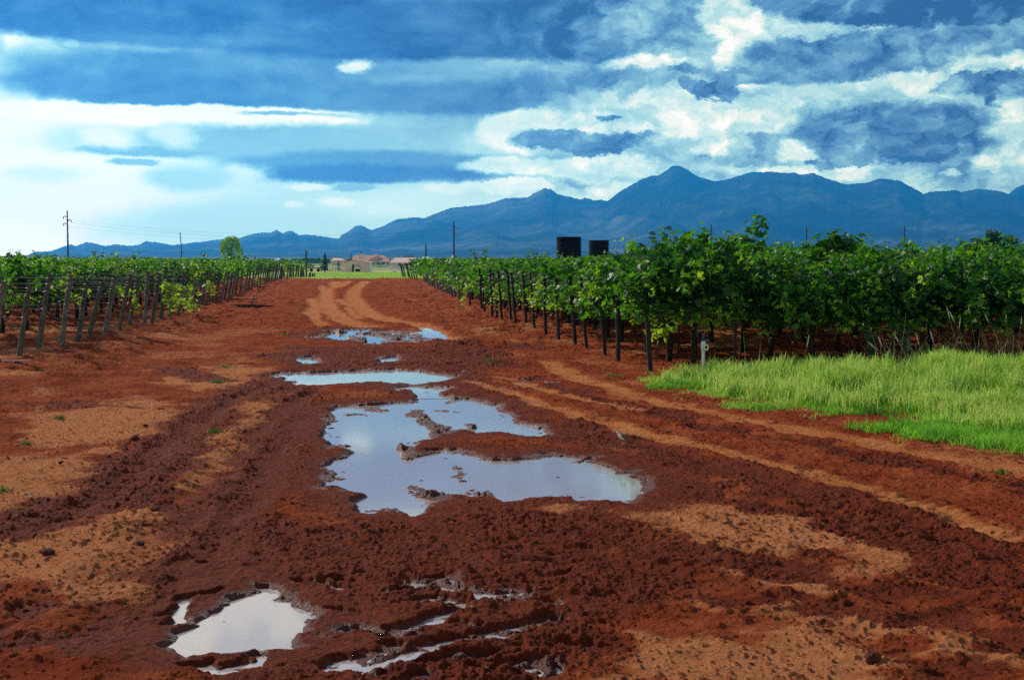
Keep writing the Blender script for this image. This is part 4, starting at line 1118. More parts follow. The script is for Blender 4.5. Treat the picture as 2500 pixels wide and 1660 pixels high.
def build_grass():
    rng = np.random.default_rng(4)
    front = onland(dsp([(1480, 886), (1520, 900), (1600, 918), (1680, 935), (1760, 948), (1880, 956), (1910, 962), (2010, 958), (2090, 962), (2140, 990), (2200, 1010), (2361, 1042), (2600, 1090)]))
    back = np.array([[13.5, 22.3], [11.5, 22.0], [8.0, 21.3], [6, 21.0], [4.5, 20.7], [3.4, 20.6], [2.6, 20.7], [2.1, 20.6]])
    front = np.concatenate([front, [[front[-1][0] + 2.5, front[-1][1] + .2], [13.5, 13.0]]])
    P = np.concatenate([front, back])
    lo = P.min(0); hi = P.max(0)
    n = 700000
    x = rng.uniform(lo[0], hi[0], n); y = rng.uniform(lo[1], hi[1], n)
    sd = poly_sd(x, y, P, 3.0) + fbm(x * 1.5, y * 1.5, 5, 61) * .50 + fbm(x * 6, y * 6, 2, 68) * .15
    dens = sstep(-.12, .55, sd) * .95
    clump = np.clip(.5 + .55 * fbm(x * 1.1, y * .9, 3, 62) + .45 * fbm(x * 3.1, y * 2.8, 2, 67), 0, 1.2)
    keep = (rng.random(n) < dens * (.30 + .70 * clump)) & (x < 13.5) & (np.abs(x / y) < .62)
    x, y, sd, clump = x[keep], y[keep], sd[keep], clump[keep]
    z = zland(x, y)
    h = (.04 + .30 * sstep(.0, 2.1, sd) * (.25 + 1.1 * clump)) * rng.uniform(.55, 1.15, len(x))
    patch = fbm(x * .45 + 3, y * .6, 3, 63) + .6 * fbm(x * 2.2, y * 2.2, 2, 66)
    tint = np.clip(.46 + .45 * patch + rng.normal(size=len(x)) * .27 - .08 * (x > 6), 0, 1)
    print('blades', len(x))
    link_mesh('grass', blades('grass', x, y, z, h, rng.uniform(.0018, .0042, len(x)), tint, rng, M_grass, .60, .15))
    o = bpy.data.objects['grass']; tag(o, 'tall bright green grass in front of the first right vine row', 'grass', kind='stuff')
    # pale feathery seed heads
    k = rng.random(len(x)) < .30 * (sd > .5) * (.4 + clump)
    sx, sy, sz, sh = x[k], y[k], z[k], h[k]
    n2 = len(sx)
    link_mesh('grass_seed_heads', blades('grass_seed_heads', sx + rng.normal(size=n2) * .03, sy + rng.normal(size=n2) * .03, sz + sh * .78, rng.uniform(.07, .15, n2), rng.uniform(.0035, .007, n2), np.clip(.84 + rng.normal(size=n2) * .16, 0, 1), rng, M_grass, .45, .3))
    tag(bpy.data.objects['grass_seed_heads'], 'pale yellow seed heads on top of the tall grass', 'seed heads', kind='stuff')
    # low creeping grass along the track
    Pl = onland(dsp([(1960, 1000), (2100, 975), (2180, 960), (2361, 1000), (2600, 1060), (2600, 1120), (2361, 1062), (2250, 1040), (2120, 1020), (2020, 1008)]))
    lo = Pl.min(0); hi = Pl.max(0); n = 70000
    x = rng.uniform(lo[0], hi[0], n); y = rng.uniform(lo[1], hi[1], n)
    s = poly_sd(x, y, Pl, 2.0) + fbm(x * 2.2, y * 2.2, 3, 64) * .30
    keep = (s > .02) & (rng.random(n) < .75 * sstep(0, .5, s)) & (np.abs(x / y) < .45); x, y = x[keep], y[keep]
    link_mesh('creeping_grass', blades('creeping_grass', x, y, zland(x, y), rng.uniform(.03, .12, len(x)), rng.uniform(.003, .006, len(x)), np.clip(.32 + .5 * fbm(x * 1.5, y * 1.5, 2, 65) + rng.normal(size=len(x)) * .16, 0, 1), rng, M_grass, .9))
    tag(bpy.data.objects['creeping_grass'], 'low creeping grass on the bare edge of the sandy track', 'grass', kind='stuff')
    # tall dry stalks between the grass and the vines
    n = 170
    x = np.concatenate([rng.uniform(5.2, 9.2, 150), rng.uniform(2.6, 9, n - 150)]); y = 20.9 + .11 * (x - 2) + rng.normal(size=n) * .25
    hh = np.where(np.arange(n) < 60, rng.uniform(.55, .95, n), rng.uniform(.35, .6, n))
    mbv = blades('dry_stalks', x, y, np.zeros(n) - .02, hh, np.full(n, .0035), rng.uniform(.4, 1, n), rng, M_straw, .55, .6)
    link_mesh('dry_stalks', mbv); tag(bpy.data.objects['dry_stalks'], 'thin dry straw stalks standing between the grass and the vines', 'dry stalks', kind='stuff')
build_grass()

def dry_plant(px, py, tx, ty, Y, i):
    """one bent dry stalk with its thick pale head"""
    b = at(px, py, Y); t = at(tx, ty, Y)
    e = empty('dry_seed_stalk', (b.x, Y, -.02))
    d = Vector((t.x - b.x, .05, t.z + .02)); mb = MB()
    q = [Vector((0, 0, 0)), d * .35 + Vector((0, 0, .03)), d * .7 + Vector((0, 0, .03)), d]
    mb.tube(q, [.004, .003, .003, .003], 5); link_mesh('stem', mb.mesh('stem', M_straw2, True), e)
    h = MB(); n = d.normalized()
    h.tube([d - n * .02, d + n * .03, d + n * .08, d + n * .13, d + n * .17], [.003, .009, .011, .008, .002], 7); link_mesh('seed_head', h.mesh('seed_head', M_head, True), e)
    tag(e, f'dry straw stalk with a fat pale seed head, {ordinal(i + 1)} from the left behind the grass', 'dry stalk', 'dry seed stalks behind the grass')
M_straw2 = plain('straw_stem', (.42, .30, .15), .8, .2, .2, 8)
M_head = plain('seed_head_fluff', (.72, .62, .44), .9, .1, .15, 30, bump=.5)
for i, p in enumerate(((1958, 880, 1972, 845), (2180, 875, 2155, 845), (2205, 878, 2140, 852), (2230, 890, 2195, 835), (2262, 880, 2245, 838), (2325, 870, 2344, 800), (2352, 860, 2320, 775), (2390, 850, 2332, 785), (2392, 830, 2370, 768), (2470, 845, 2415, 785), (2466, 850, 2460, 795), (2480, 850, 2494, 800), (2300, 880, 2280, 832))):
    dry_plant(*p, 21.0, i)

# ------------------------------------------------------------------ white standpipe with a blue valve
def standpipe():
    b = G(1718, 893); Y = 20.2; x = (1718 - 1250) / F * Y
    e = empty('irrigation_standpipe', (x, Y, 0))
    white = plain('pvc_white', (.66, .62, .52), .5, .4, .12, 20); blue = plain('valve_blue', (.03, .14, .42), .4, .5, .1, 10); dark = plain('pipe_dark', (.05, .04, .10), .5, .4, .2, 10); black = plain('outlet_shade_black', (.004, .004, .004), .9, .1, .1, 5)
    s = Y / F          # metres per photo pixel here
    mb = MB(); mb.tube([Vector((0, 0, -.1)), Vector((0, 0, .35)), Vector((0, 0, .37))], [.0255, .0255, .031], 14); link_mesh('riser', mb.mesh('riser', white, True), e)
    mb = MB(); mb.tube([Vector((0, 0, .345)), Vector((0, 0, .35)), Vector((0, 0, .46)), Vector((0, 0, .475))], [.026, .036, .036, .026], 14)
    mb.tube([Vector((.01, -.02, .395)), Vector((.035, -.075, .395))], [.036, .040], 14, cap=False); link_mesh('tee', mb.mesh('tee', white, True), e)
    mb = MB(); n = 14
    c = Vector((.035, -.075, .395)); d = Vector((.42, -.9, 0)).normalized(); a = Vector((0, 0, 1)); b2 = d.cross(a)
    V = []; Fs = []
    for k in range(n):
        w = 2 * math.pi * k / n; r = a * math.cos(w) + b2 * math.sin(w)
        V += [c + d * .004 + r * .042, c + d * .004 + r * .024, c - d * .03 + r * .024]
    for k in range(n):
        j = (k + 1) % n; Fs += [(3 * k, 3 * j, 3 * j + 1, 3 * k + 1), (3 * k + 1, 3 * j + 1, 3 * j + 2, 3 * k + 2)]
    mb.add(V, Fs); link_mesh('outlet_rim', mb.mesh('outlet_rim', white, True), e)
    mb = MB(); mb.add([c - d * .02 + (a * math.cos(2 * math.pi * k / n) + b2 * math.sin(2 * math.pi * k / n)) * .0245 for k in range(n)], [tuple(range(n))]); link_mesh('outlet_dark_disc', mb.mesh('outlet_dark_disc', black), e)  # near-black disc put in for the shade inside the outlet
    mb = MB(); mb.tube([Vector((0, 0, .472)), Vector((0, 0, .488))], .030, 12); mb.box((-.01, -.014, .476), (.085, .014, .492)); link_mesh('valve_handle', mb.mesh('valve_handle', blue), e)
    mb = MB(); mb.tube([Vector((0, 0, .48)), Vector((0, 0, .58)), Vector((.004, 0, .60))], [.020, .019, .008], 10); link_mesh('cap', mb.mesh('cap', dark, True), e)
    e.scale = (.95, .95, 1.05)
    tag(e, 'white irrigation pipe with a blue valve handle standing at the edge of the tall grass', 'standpipe')
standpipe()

# ------------------------------------------------------------------ the small bird by the big puddle
def bird():
    g = G(1517, 1091)
    e = empty('bird', (g.x, g.y, GZ(g.x, g.y) + .004), R(8))
    m, nt, out = material('bird_feathers')
    o = nt.obj(); sep = nt.n('ShaderNodeSeparateXYZ'); nt.put(sep.inputs[0], o)
    # brown back, streaked, pale breast (faces -x / below)
    f = nt.rng(nt.m('ADD', nt.m('MULTIPLY', sep.outputs[0], 1.0), nt.m('MULTIPLY', sep.outputs[2], .75)), .062, .080)
    streak = nt.noise(nt.vm('MULTIPLY', o, (1, 1, .35)), 160, 3, .6)
    back = nt.mix(nt.rng(streak, .4, .6), (.13, .085, .05, 1), (.33, .25, .17, 1))
    nt_c = nt.mix(f, (.78, .70, .56, 1), back)
    principled(nt, out, nt_c, .85, .15)
    k = 1.0
    # chain of (x, z, radius across, radius up): tail to head; the bird faces left
    prof = [(.118, .018, .004, .002), (.085, .036, .008, .004), (.060, .052, .013, .010), (.040, .066, .021, .020), (.018, .078, .026, .027), (-.004, .090, .025, .027), (-.018, .104, .019, .020), (-.024, .115, .014, .014), (-.029, .126, .0155, .0155), (-.035, .135, .0145, .013), (-.043, .139, .007, .006)]
    V = []; Fs = []; n = 12
    for i, (x, z, ra, ru) in enumerate(prof):
        x1, z1 = prof[min(i + 1, len(prof) - 1)][:2]; x0, z0 = prof[max(i - 1, 0)][:2]
        t = Vector((x1 - x0, 0, z1 - z0)).normalized(); up = Vector((-t.z, 0, t.x)); 
        for q in range(n):
            w = 2 * math.pi * q / n
            V.append(Vector((x, 0, z)) + Vector((0, 1, 0)) * ra * math.cos(w) + up * ru * math.sin(w))
    for i in range(len(prof) - 1):
        for q in range(n):
            q2 = (q + 1) % n; Fs.append((i * n + q, i * n + q2, (i + 1) * n + q2, (i + 1) * n + q))
    Fs += [tuple(range(n)), tuple((len(prof) - 1) * n + q for q in range(n - 1, -1, -1))]
    mb = MB(); mb.add(V, Fs); b = link_mesh('body', mb.mesh('body', m, True), e)
    sub = b.modifiers.new('sub', 'SUBSURF'); sub.levels = sub.render_levels = 1
    beak = plain('beak_horn', (.10, .07, .05), .5, .4, .1, 20); eye = plain('bird_eye', (.006, .005, .005), .15, .6, .05, 5); leg = plain('bird_leg_skin', (.45, .22, .15), .6, .3, .1, 40); wing = plain('wing_feathers', (.14, .095, .06), .85, .15, .55, 90)
    mb = MB(); mb.tube([Vector((-.044, 0, .138)), Vector((-.050, 0, .1365)), Vector((-.058, 0, .1345))], [.0045, .0032, .0006], 8); link_mesh('beak', mb.mesh('beak', beak, True), e)
    for s in (-1, 1):
        mb = MB(); c = Vector((-.036, s * .0125, .1365)); mb.tube([c - Vector((0, s * .001, 0)), c + Vector((0, s * .0015, 0)), c + Vector((0, s * .0026, 0))], [.0030, .0026, .0008], 8); link_mesh('eye', mb.mesh('eye', eye, True), e)
        # folded wing along the flank
        P = [(-.004, .104), (.012, .104), (.040, .084), (.072, .056), (.096, .034), (.070, .040), (.036, .056), (.010, .074), (-.006, .090)]
        V = [Vector((x, s * (.0265 - abs(x - .012) * .20), z)) for x, z in P] + [Vector((x, s * (.0225 - abs(x - .012) * .20), z)) for x, z in P]
        k = len(P); Fs = [tuple(range(k)), tuple(range(2 * k - 1, k - 1, -1))] + [(i, (i + 1) % k, k + (i + 1) % k, k + i) for i in range(k)]
        mb = MB(); mb.add(V, Fs); link_mesh('wing', mb.mesh('wing', wing), e)
        mb = MB(); x0 = .012 - .006 * s; fx = -.012 - .014 * (s < 0)
        mb.tube([Vector((x0, s * .010, .060)), Vector((x0 + .012, s * .011, .034)), Vector((fx + .010, s * .012, .004))], [.0065, .0022, .0017], 6)
        for a in (-.5, 0, .5): mb.tube([Vector((fx + .010, s * .012, .004)), Vector((fx - .006, s * .012 + a * .014, .001))], [.0015, .0008], 5)
        mb.tube([Vector((fx + .010, s * .012, .004)), Vector((fx + .022, s * .012, .001))], [.0015, .0008], 5)
        link_mesh('leg', mb.mesh('leg', leg, True), e)
    # forked tip of the tail
    mb = MB(); mb.add([Vector((.080, -.009, .040)), Vector((.080, .009, .040)), Vector((.142, .010, .004)), Vector((.134, 0, .008)), Vector((.142, -.010, .004)), Vector((.080, -.009, .036)), Vector((.080, .009, .036)), Vector((.142, .010, .001)), Vector((.134, 0, .005)), Vector((.142, -.010, .001))],
                      [(0, 1, 2, 3, 4), (9, 8, 7, 6, 5), (0, 5, 6, 1), (1, 6, 7, 2), (2, 7, 8, 3), (3, 8, 9, 4), (4, 9, 5, 0)]); link_mesh('tail', mb.mesh('tail', wing), e)
    e.scale = (1.05,) * 3
    tag(e, 'small streaky brown bird with a pale breast on the mud beside the big puddle', 'bird')
bird()

# ------------------------------------------------------------------ small things on the dirt
def lumpy(name, g, r, mat, seed, flat=.6, label='', cat='clod', group=None):
    rr = random.Random(seed); V = []; Fs = []; n, mm = 12, 7
    ox, oy = rr.uniform(0, 50), rr.uniform(0, 50)
    for i in range(mm + 1):
        th = math.pi * i / mm
        for j in range(n):
            a = 2 * math.pi * j / n; d = Vector((math.sin(th) * math.cos(a), math.sin(th) * math.sin(a), math.cos(th)))
            q = 1 + .38 * float(perlin(d.x * 1.9 + ox, d.y * 1.9 + d.z * 1.4 + oy)) + .22 * float(perlin(d.x * 5 + oy, d.y * 5 + d.z * 4 + ox))
            V.append(Vector((d.x * r * 1.3, d.y * r, d.z * r * flat)) * q + Vector((0, 0, r * flat * .5)))
    for i in range(mm):
        for j in range(n):
            j2 = (j + 1) % n; Fs.append((i * n + j, (i + 1) * n + j, (i + 1) * n + j2, i * n + j2))
    mb = MB(); mb.add(V, Fs); o = mb.build(name, mat, None, (g.x, g.y, GZ(g.x, g.y)))
    o.rotation_euler.z = rr.uniform(0, 6)
    tag(o, label, cat, group); return o
M_clod = plain('dark_wet_clod', (.085, .020, .010), .9, .15, .5, 30, bump=1.)
CL = [(265, 1116), (305, 1102), (148, 1138), (330, 1077), (305, 1095), (118, 1356), (340, 1332), (1815, 1180), (1820, 1385), (905, 1310), (380, 1258), (1085, 1565), (1630, 1065), (2130, 1620), (255, 1178), (355, 1040)]
for i, (px, py) in enumerate(sorted(CL)):
    g = G(px, py); lumpy('mud_clod', g, random.Random(i).uniform(.018, .036), M_clod, i, .62, f'dark clod of mud lying on the dirt, {ordinal(i + 1)} from the left of the photo', 'clod', 'loose dark clods on the dirt')

M_weed = grass_mat('weed', [(0, (.05, .11, .02)), (1, (.22, .26, .08))], [(0, (.06, .16, .02)), (1, (.3, .4, .08))])
def tuft(px, py, i, r=.06, h=.07):
    g = G(px, py); rng = np.random.default_rng(700 + i); n = 70
    a = rng.uniform(0, 2 * np.pi, n); q = np.abs(rng.normal(size=n)) * r
    me = blades('weed_tuft', np.cos(a) * q, np.sin(a) * q, np.full(n, -.005), rng.uniform(.3, 1, n) * h, np.full(n, .0045), np.clip(.15 + rng.normal(size=n) * .15, 0, 1), rng, M_weed, .9)
    o = link_mesh('weed_tuft', me, None, (g.x, g.y, GZ(g.x, g.y)))
    tag(o, f'small green weed tuft on the bare dirt, {ordinal(i + 1)} from the left of the photo', 'weed', 'weed tufts on the dirt')
TU = [(64, 1087), (4, 1202), (145, 1026), (528, 937), (545, 900), (523, 1060), (690, 820), (1198, 885), (2445, 1162), (1500, 920), (512, 762), (478, 788), (455, 797), (668, 720), (740, 748), (655, 765), (1120, 760), (1180, 820), (285, 892), (350, 862)]
for i, (px, py) in enumerate(sorted(TU)): tuft(px, py, i, .045 if py > 1000 else .10, .05 if py > 1000 else .07)

def debris():
    g = G(600, 755); e = empty('branch_pile', (g.x, g.y, GZ(g.x, g.y)))
    rr = random.Random(4)
    mb = MB()
    for k in range(16):
        a = rr.uniform(-.4, .4); p = Vector((rr.uniform(-.6, .5), rr.uniform(-.25, .25), rr.uniform(0, .08)))
        mb.tube([p, p + Vector((math.cos(a) * .3, math.sin(a) * .2, rr.uniform(-.02, .06))), p + Vector((math.cos(a) * .6, math.sin(a) * .5, rr.uniform(-.05, .1)))], [.02, .016, .008], 5)
    link_mesh('branches', mb.mesh('branches', M_bark, True), e)
    for dx, dz in ((.22, .45), (.30, .38)):
        mb = MB(); mb.tube([Vector((.1, 0, 0)), Vector((.1 + dx, .05, dz))], .016, 6); link_mesh('stick', mb.mesh('stick', M_wood2), e)
    tag(e, 'dark heap of cut vine branches with two sticks pointing up, left of the wheel ruts', 'branches')
    g = G(50, 899); mb = MB(); mb.tube([Vector((-.28, 0, .02)), Vector((.20, .02, .022)), Vector((.27, .02, .022))], [.009, .009, .015], 8)
    tag(mb.build('pipe_stub', M_pvc, None, (g.x, g.y, GZ(g.x, g.y) + .02)), 'short white plastic pipe lying flat on the dirt by the first left posts', 'pipe')
    g = G(71, 1226); mb = MB(); mb.tube([Vector((-.02, 0, .03)), Vector((0, .01, .022)), Vector((.005, 0, .008)), Vector((.03, 0, .01))], [.004, .005, .005, .004], 6)
    tag(mb.build('plastic_scrap', M_pvc, None, (g.x, g.y, GZ(g.x, g.y))), 'tiny curled white plastic scrap on the sandy ground at the left', 'scrap')
debris()

# prickly pear under the first row
def cactus(px, py, Y, i, n, seed):
    M = bpy.data.materials.get('cactus_skin') or plain('cactus_skin', (.07, .13, .085), .7, .25, .25, 20)
    x = (px - 1250) / F * Y; e = empty('prickly_pear', (x, Y, -.02)); rr = random.Random(seed)
    tips = [(Vector((0, 0, .0)), 0.)]
    for k in range(n):
        b, a0 = rr.choice(tips[-4:]); a = rr.uniform(-.8, .8); L = rr.uniform(.15, .20); W = L * .42
        d = Vector((math.sin(a), rr.uniform(-.2, .2), math.cos(a))).normalized(); s = Vector((math.cos(a), 0, -math.sin(a))); nn = d.cross(s)
        V = []; Fs = []; m2 = 12
        for q in range(m2):
            w = 2 * math.pi * q / m2; c = b + d * (L * .5 + L * .5 * math.cos(w)) + s * W * math.sin(w)
            V.append(c); 
        c = b + d * L * .5; V += [c + nn * .018, c - nn * .018]
        for q in range(m2): Fs += [(q, (q + 1) % m2, m2), ((q + 1) % m2, q, m2 + 1)]
        mb = MB(); mb.add(V, Fs); link_mesh('pad', mb.mesh('pad', M, True), e); tips.append((b + d * L * .93, a))
    tag(e, ('grey green prickly pear with upright pads below the vines behind the tall grass', 'smaller dusty prickly pear hanging low, left of the larger one')[i], 'cactus')
cactus(2215, 860, 23.2, 0, 12, 3); cactus(2135, 860, 23.4, 1, 8, 8)

# ------------------------------------------------------------------ water tanks
M_tank = plain('rusted_tank_steel', (.006, .003, .004), .9, .1, .5, 3.5, bump=.3)
def tank(pxl, pxr, pyt, Y, label):
    x0 = (pxl - 1250) / F * Y; x1 = (pxr - 1250) / F * Y; r = (x1 - x0) / 2; top = at(1250, pyt, Y).z; z0 = float(base_z(Y)) - .1
    e = empty('water_tank', ((x0 + x1) / 2, Y + r, z0)); H = top - z0
    V = []; Fs = []; n = 96; zs = np.linspace(0, H, 8)
    for z in zs:
        for k in range(n):
            q = r * (1 + (.006 if k % 2 else 0)); V.append((q * math.cos(2 * math.pi * k / n), q * math.sin(2 * math.pi * k / n), z))
    for i in range(len(zs) - 1):
        for k in range(n):
            k2 = (k + 1) % n; Fs.append((i * n + k, i * n + k2, (i + 1) * n + k2, (i + 1) * n + k))
    mb = MB(); mb.add(V, Fs); link_mesh('shell', mb.mesh('shell', M_tank), e)
    for z in (H * .35, H * .66, H - .02):
        mb = MB(); mb.tube([Vector((r * 1.008 * math.cos(2 * math.pi * k / 48), r * 1.008 * math.sin(2 * math.pi * k / 48), z)) for k in range(49)], .028, 6, cap=False); link_mesh('hoop', mb.mesh('hoop', M_tank, True), e)
    mb = MB(); c = 40; mb.add([(r * .985 * math.cos(2 * math.pi * k / c), r * .985 * math.sin(2 * math.pi * k / c), H - .09) for k in range(c)] + [(0, 0, H - .03)], [(k, (k + 1) % c, c) for k in range(c)]); link_mesh('lid', mb.mesh('lid', M_tank), e)
    for k in range(int(H / .35)):
        mb = MB(); mb.box((r * 1.0, -.02, .3 + k * .35), (r * 1.0 + .06, .02, .36 + k * .35)); link_mesh('bracket', mb.mesh('bracket', M_tank), e)
    tag(e, label, 'water tank')
tank(1359.5, 1419.5, 578.5, 122, 'larger dark rusty water tank rising above the right vines')
tank(1439, 1487, 587, 128, 'smaller dark rusty water tank, the right one of the pair above the vines')

# ------------------------------------------------------------------ power poles and lines
M_pole = plain('dark_pole_wood', (.022, .013, .020), .85, .2, .3, 5)
M_arm = plain('pole_arm_steel', (.09, .10, .12), .6, .4, .2, 5)
M_cable = plain('cable_black', (.03, .05, .06), .5, .3, .1, 2)
def power_pole(px, pyt, Y, arms, label, rad=.24, group='tall power poles of the far line'):
    x = (px - 1250) / F * Y; top = at(px, pyt, Y).z; z0 = float(base_z(Y)); H = top - z0
    e = empty('power_pole', (x, Y, z0)); mb = MB(); mb.tube([Vector((0, 0, -.5)), Vector((0, 0, H * .5)), Vector((0, 0, H))], [rad * 1.3, rad * 1.1, rad * .8], 10); link_mesh('shaft', mb.mesh('shaft', M_pole, True), e)
    tips = []
    for s, pya, L in arms:
        z = at(px, pya, Y).z - z0; mb = MB(); tip = Vector((s * L * .9, -.3 * s, z + .22 * L * .35))
        mb.tube([Vector((0, 0, z - .05)), Vector((s * L * .5, -.15 * s, z + .16)), tip], [.15, .12, .09], 6)
        a = link_mesh('cross_arm', mb.mesh('cross_arm', M_arm, True), e)
        mb = MB(); mb.tube([tip, tip - Vector((0, 0, .18)), tip - Vector((0, 0, .36)), tip - Vector((0, 0, .55))], [.05, .10, .10, .04], 8); link_mesh('insulator', mb.mesh('insulator', M_arm, True), a)
        tips.append(Vector((x, Y, z0)) + tip - Vector((0, 0, .55)))
    tag(e, label, 'power pole', group); return tips
PP = []
for px, pyt, Y, arms, lab in ((168, 514.5, 330, [(-1, 530, 1.1), (1, 539, 1.1), (-1, 547, 1.1)], 'tallest dark power pole, at the far left against the pale sky'),
        (1108.5, 541, 385, [(1, 555, 1.0), (-1, 563, 1.0), (1, 571, 1.0)], 'dark power pole with three arms right of the farmhouses'),
        (1735, 549, 470, [(1, 560, 1.2), (-1, 566, 1.2), (1, 571, 1.2)], 'dark power pole rising behind the curling vine shoots'),
        (1967.5, 552.5, 500, [(-1, 562, 1.0), (1, 567, 1.0), (-1, 573, 1.0)], 'dark power pole left of the humped vine top on the right'),
        (2205.5, 552.5, 520, [(-1, 561, 1.0), (1, 566, 1.0), (-1, 572, 1.0)], 'rightmost tall power pole in front of the mountain')):
    PP.append(power_pole(px, pyt, Y, arms, lab, rad=.17 if px < 400 else .19))
for px, pyt, Y, lab in ((1040.5, 596, 300, 'short bare pole beside the outbuilding roof'), (1960.5, 600, 420, 'small pole just left of the tall right hand pole'), (2248, 599, 420, 'small pole right of the rightmost tall pole'), (2276, 601, 420, 'smallest bare pole at the right before the pine trees')):
    power_pole(px, pyt, Y, [], lab, rad=.14, group='small bare poles')
power_pole(748, 611, 300, [(1, 613, .5), (1, 618, .3)], 'short wooden pole with a small arm left of the farm, on the pasture', rad=.17, group='small bare poles')
def cable(a, b, sag, label, grp):
    mb = MB(); P = []
    for i in range(25):
        f = i / 24; p = a.lerp(b, f); p.z -= sag * 4 * f * (1 - f); P.append(p - a)
    mb.tube(P, .011, 4, cap=False); o = mb.build('power_line', M_cable, None, a); tag(o, label, 'power line', grp)
_lv = ('top', 'middle', 'lowest')
for i in range(3): cable(PP[0][i], PP[1][i], 2.6, f'{_lv[i]} thin power line from the far left pole to the pole beside the farm', 'power lines left')
for i in range(3): cable(PP[1][i], PP[2][i], 2.2, f'{_lv[i]} thin power line between the farm side pole and the pole behind the curling shoots', 'power lines middle')
for i in range(3): cable(PP[2][i], PP[3][i], 1.2, f'{_lv[i]} thin power line behind the curling shoots in front of the mountain', 'power lines right')
for i in range(3): cable(PP[3][i], PP[4][i], 1.2, f'{_lv[i]} thin power line of the rightmost span in front of the mountain', 'power lines far right')

# weather station: a whip mast on a white box
def station():
    Y = 62; x = (444 - 1250) / F * Y; z0 = float(base_z(Y)); e = empty('weather_station', (x, Y, z0))
    zt = at(443, 568, Y).z - z0; zb = at(443, 652, Y).z - z0; zc = at(443, 641, Y).z - z0
    mb = MB(); mb.tube([Vector((0, 0, -.1)), Vector((0, 0, zc)), Vector((.01, 0, zt * .75)), Vector((-.04, 0, zt))], [.03, .03, .022, .018], 8); link_mesh('mast', mb.mesh('mast', M_arm, True), e)
    w = plain('enclosure_white', (.55, .58, .60), .5, .4, .08, 3); mb = MB(); mb.box((-.12, -.10, zb - .02), (.06, .08, zc)); mb.box((-.15, -.13, zc + .002), (.09, .11, zc + .02)); link_mesh('box', mb.mesh('box', w), e)
    mb = MB(); mb.box((-.07, -.104, zb + .03), (-.02, -.101, zb + .07)); link_mesh('dial', mb.mesh('dial', M_cable), e)
    mb = MB(); mb.tube([Vector((-.06, 0, zc)), Vector((-.06, 0, zc + .05)), Vector((-.06, 0, zc + .06))], [.05, .05, .02], 10); link_mesh('sensor', mb.mesh('sensor', w, True), e)
    tag(e, 'small white instrument box with a tall thin whip mast above the left vines', 'weather station')
station()
# ------------------------------------------------------------------ the farm at the end of the road
M_stucco = plain('pink_stucco', (.80, .54, .42), .95, .1, .08, .8)
M_stucco2 = plain('tan_stucco', (.66, .48, .35), .95, .1, .08, .8)
M_tile = None
def tile_mat():
    m, nt, out = material('clay_roof_tile'); p = nt.obj()
    w = nt.n('ShaderNodeTexWave', wave_type='BANDS', bands_direction='X'); nt.put(w.inputs['Vector'], p); w.inputs['Scale'].default_value = 1.6; w.inputs['Distortion'].default_value = .3
    c = nt.mix(nt.rng(nt.noise(p, 2.5, 4, .6), .3, .7), (.50, .24, .17, 1), (.66, .38, .28, 1)); c = nt.mix(nt.m('MULTIPLY', w.outputs[1], .3), c, (.35, .16, .11, 1))
    principled(nt, out, c, .85, .2, nt.bump(w.outputs[1], .5, .05)); return m
M_tile = tile_mat()
M_tile2 = plain('pale_orange_roof', (.78, .52, .38), .85, .2, .08, 1.5)
M_dark = plain('dark_matte', (.02, .022, .02), .9, .1, .2, 2)  # one even dark tone, shared by wheels, chimney cap and doorway shapes
M_glass = plain('window_glass', (.03, .05, .07), .1, .6, .1, 1)
M_white = plain('white_paint', (.75, .75, .72), .6, .3, .06, 2)
M_rail = plain('fence_rail_grey', (.42, .38, .34), .9, .1, .2, 3)
M_metal = plain('pale_metal_roof', (.80, .82, .84), .35, .5, .04, .5)

